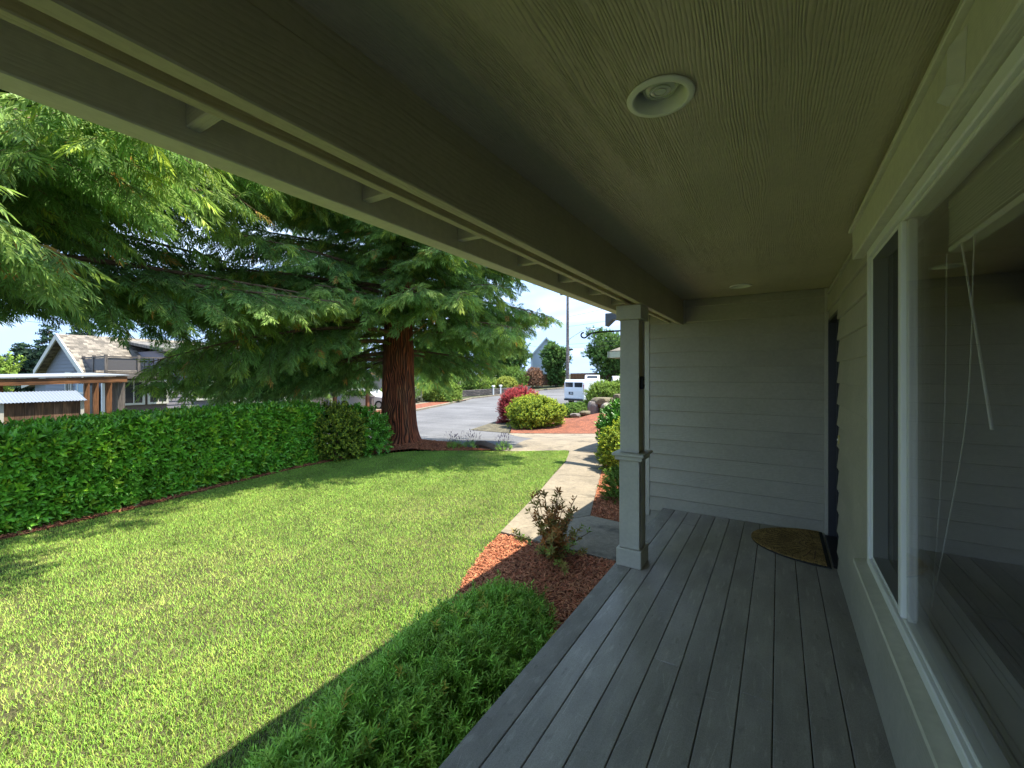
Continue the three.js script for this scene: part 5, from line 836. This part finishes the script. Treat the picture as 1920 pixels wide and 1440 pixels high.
{ // van seen from behind: local +x is its nose
  const van = thing('white_van', 'white cargo van parked at the roadside with two rear door windows', 'van', [-15.0, gy(-15, -36.5), -37.6], Math.PI / 2 - 0.12);
  extr([[-2.7, 0.38], [2.75, 0.38], [2.85, 0.62], [2.8, 1.0], [2.0, 1.22], [1.35, 1.98], [1.0, 2.1], [-2.55, 2.12], [-2.72, 1.9], [-2.76, 1.2]], 2.0, carWhite, 'body', van, 0.1);
  for (const s of [-1, 1]) { const d = part('rear_door', bx(-2.80, -2.74, 0.52, 2.0, s * 0.012, s * 0.93, 0.02), carWhite, van); part('rear_window', bx(-2.812, -2.798, 1.2, 1.92, s * 0.08, s * 0.86, 0.006), M.darkGlass, d); part('tail_light', bx(-2.79, -2.72, 1.05, 1.75, s * 0.94, s * 1.0, 0.01), tail, van); part('side_window', bx(0.6, 1.45, 1.25, 1.85, s * 0.985, s * 1.004), M.darkGlass, van); part('door_mirror', bx(1.3, 1.45, 1.2, 1.5, s * 1.05, s * 1.25, 0.03), M.black, van); }
  part('bumper', bx(-2.92, -2.72, 0.34, 0.5, -0.95, 0.95, 0.03), M.black, van);
  const pl = part('licence_plate', bx(-2.84, -2.801, 0.86, 1.1, -0.5, -0.05, 0.01), M.black, van); part('plate_face', bx(-2.85, -2.841, 0.90, 1.06, -0.36, -0.1), mat([0.30, 0.33, 0.36], 0.5), pl);
  part('badge', bx(-2.808, -2.8, 0.72, 0.76, 0.45, 0.85), M.steel, van);
  for (const s of [-0.88, 0.88]) for (const x of [-1.75, 1.85]) wheel(van, x, 0.37, s, 0.37);
}
{ // white pickup coming towards us, and other cars
  const o = thing('white_pickup', 'white pickup truck parked beyond the van', 'pickup', [-20.3, gy(-20, -51.5) + 0.15, -52], -Math.PI / 2 + 0.35);
  extr([[-2.7, 0.5], [2.6, 0.5], [2.68, 0.75], [2.6, 1.08], [1.3, 1.18], [0.62, 1.72], [-0.8, 1.74], [-1.02, 1.18], [-2.7, 1.16]], 1.85, carWhite, 'body', o, 0.1);
  const ws = part('windscreen', convex([[1.33, 1.2, -0.72], [1.33, 1.2, 0.72], [0.72, 1.68, -0.62], [0.72, 1.68, 0.62], [1.36, 1.22, -0.72], [1.36, 1.22, 0.72], [0.75, 1.71, -0.62], [0.75, 1.71, 0.62]], [[0, 1, 3, 2], [4, 5, 7, 6], [0, 1, 5, 4], [2, 3, 7, 6], [0, 2, 6, 4], [1, 3, 7, 5]]), M.darkGlass, o);
  for (const s of [-1, 1]) { part('side_window', bx(-0.75, 0.6, 1.22, 1.62, s * 0.91, s * 0.93), M.darkGlass, o); part('headlight', bx(2.6, 2.68, 0.82, 1.02, s * 0.55, s * 0.85, 0.01), M.steel, o); for (const x of [-1.7, 1.75]) wheel(o, x, 0.38, s * 0.82, 0.38); }
  part('grille', bx(2.64, 2.72, 0.62, 0.95, -0.5, 0.5, 0.01), M.black, o);
  const sedan = (label, pos, turn) => { const c = thing('parked_car', label, 'car', pos, turn); extr([[-2.2, 0.32], [2.15, 0.32], [2.2, 0.6], [2.05, 0.82], [1.15, 0.92], [0.45, 1.38], [-1.0, 1.42], [-1.75, 1.0], [-2.2, 0.92]], 1.75, carWhite, 'body', c, 0.12); part('windscreen', convex([[1.13, 0.95, -0.7], [1.13, 0.95, 0.7], [0.5, 1.36, -0.6], [0.5, 1.36, 0.6], [1.17, 0.97, -0.7], [1.17, 0.97, 0.7], [0.54, 1.39, -0.6], [0.54, 1.39, 0.6]], [[0, 1, 3, 2], [4, 5, 7, 6], [0, 1, 5, 4], [2, 3, 7, 6], [0, 2, 6, 4], [1, 3, 7, 5]]), M.darkGlass, c); for (const s of [-1, 1]) { part('side_window', convex([[0.75, 0.96, s * 0.865], [-1.45, 1.02, s * 0.865], [-0.9, 1.34, s * 0.865], [0.35, 1.31, s * 0.865], [0.75, 0.96, s * 0.885], [-1.45, 1.02, s * 0.885], [-0.9, 1.34, s * 0.885], [0.35, 1.31, s * 0.885]], [[0, 1, 2, 3], [4, 5, 6, 7], [0, 1, 5, 4], [3, 2, 6, 7], [0, 3, 7, 4], [1, 2, 6, 5]]), M.darkGlass, c); for (const x of [-1.35, 1.4]) wheel(c, x, 0.32, s * 0.78, 0.32); part('headlight', bx(2.05, 2.15, 0.6, 0.74, s * 0.5, s * 0.8, 0.02), M.steel, c); part('tail_light', bx(-2.22, -2.14, 0.7, 0.86, s * 0.5, s * 0.8, 0.02), tail, c); } return c; };
  const s0 = sedan('white car parked behind the timber carport posts', [-27.3, FLOOR - 0.1, -22.3], 0.4);
  for (const [x, z, t, l] of [[-17.6, -54.5, -Math.PI / 2 + 0.4, 'white car parked just behind the pickup'], [-15.3, -57, -Math.PI / 2 + 0.3, 'white car at the far end of the row of parked cars']]) copyOf(s0, [x, gy(x, z) + 0.2, z], t, l);
}
{ // timber carport in front of the white car, patio umbrella, marker post
  const o = thing('carport', 'timber carport with red-brown posts beside the neighbour house', 'carport', [0, FLOOR - 0.1, 0]);
  for (const [x, z] of [[-25.0, -17.8], [-24.2, -19.8], [-23.9, -21.0], [-29, -18.8]]) part('post', bx(x - 0.1, x + 0.1, 0, 2.6, z - 0.1, z + 0.1), M.cedar, o);
  part('roof_sheet', bx(-29.5, -23.6, 2.6, 2.75, -21.4, -17.5), M.oldWood, o);
  const p = thing('marker_post', 'grey wooden marker post on the verge near the far mulch strip', 'post', [-23.4, gy(-23.4, -18), -19.5]); part('post', bx(-0.11, 0.11, 0, 1.15, -0.11, 0.11, 0.01), M.greyWood, p); part('cap', bx(-0.14, 0.14, 1.15, 1.2, -0.14, 0.14, 0.01), M.greyWood, p);
  const u = thing('patio_umbrella', 'pale blue patio umbrella open above the cedar fence', 'umbrella', [-22.3, gy(-22, -62) + 0.3, -64]); part('pole', limb([0, 0, 0], [0, 2.6, 0], 0.03, 0.03, 8), M.steel, u); part('canopy', new THREE.ConeGeometry(1.6, 0.55, 8, 1, true).translate(0, 2.4, 0), mat([0.45, 0.58, 0.66], 0.8, { side: THREE.DoubleSide }), u);
}
scene.traverse((o) => { if (o.isMesh) { o.castShadow = true; o.receiveShadow = true; } });
renderer.render(scene, camera);
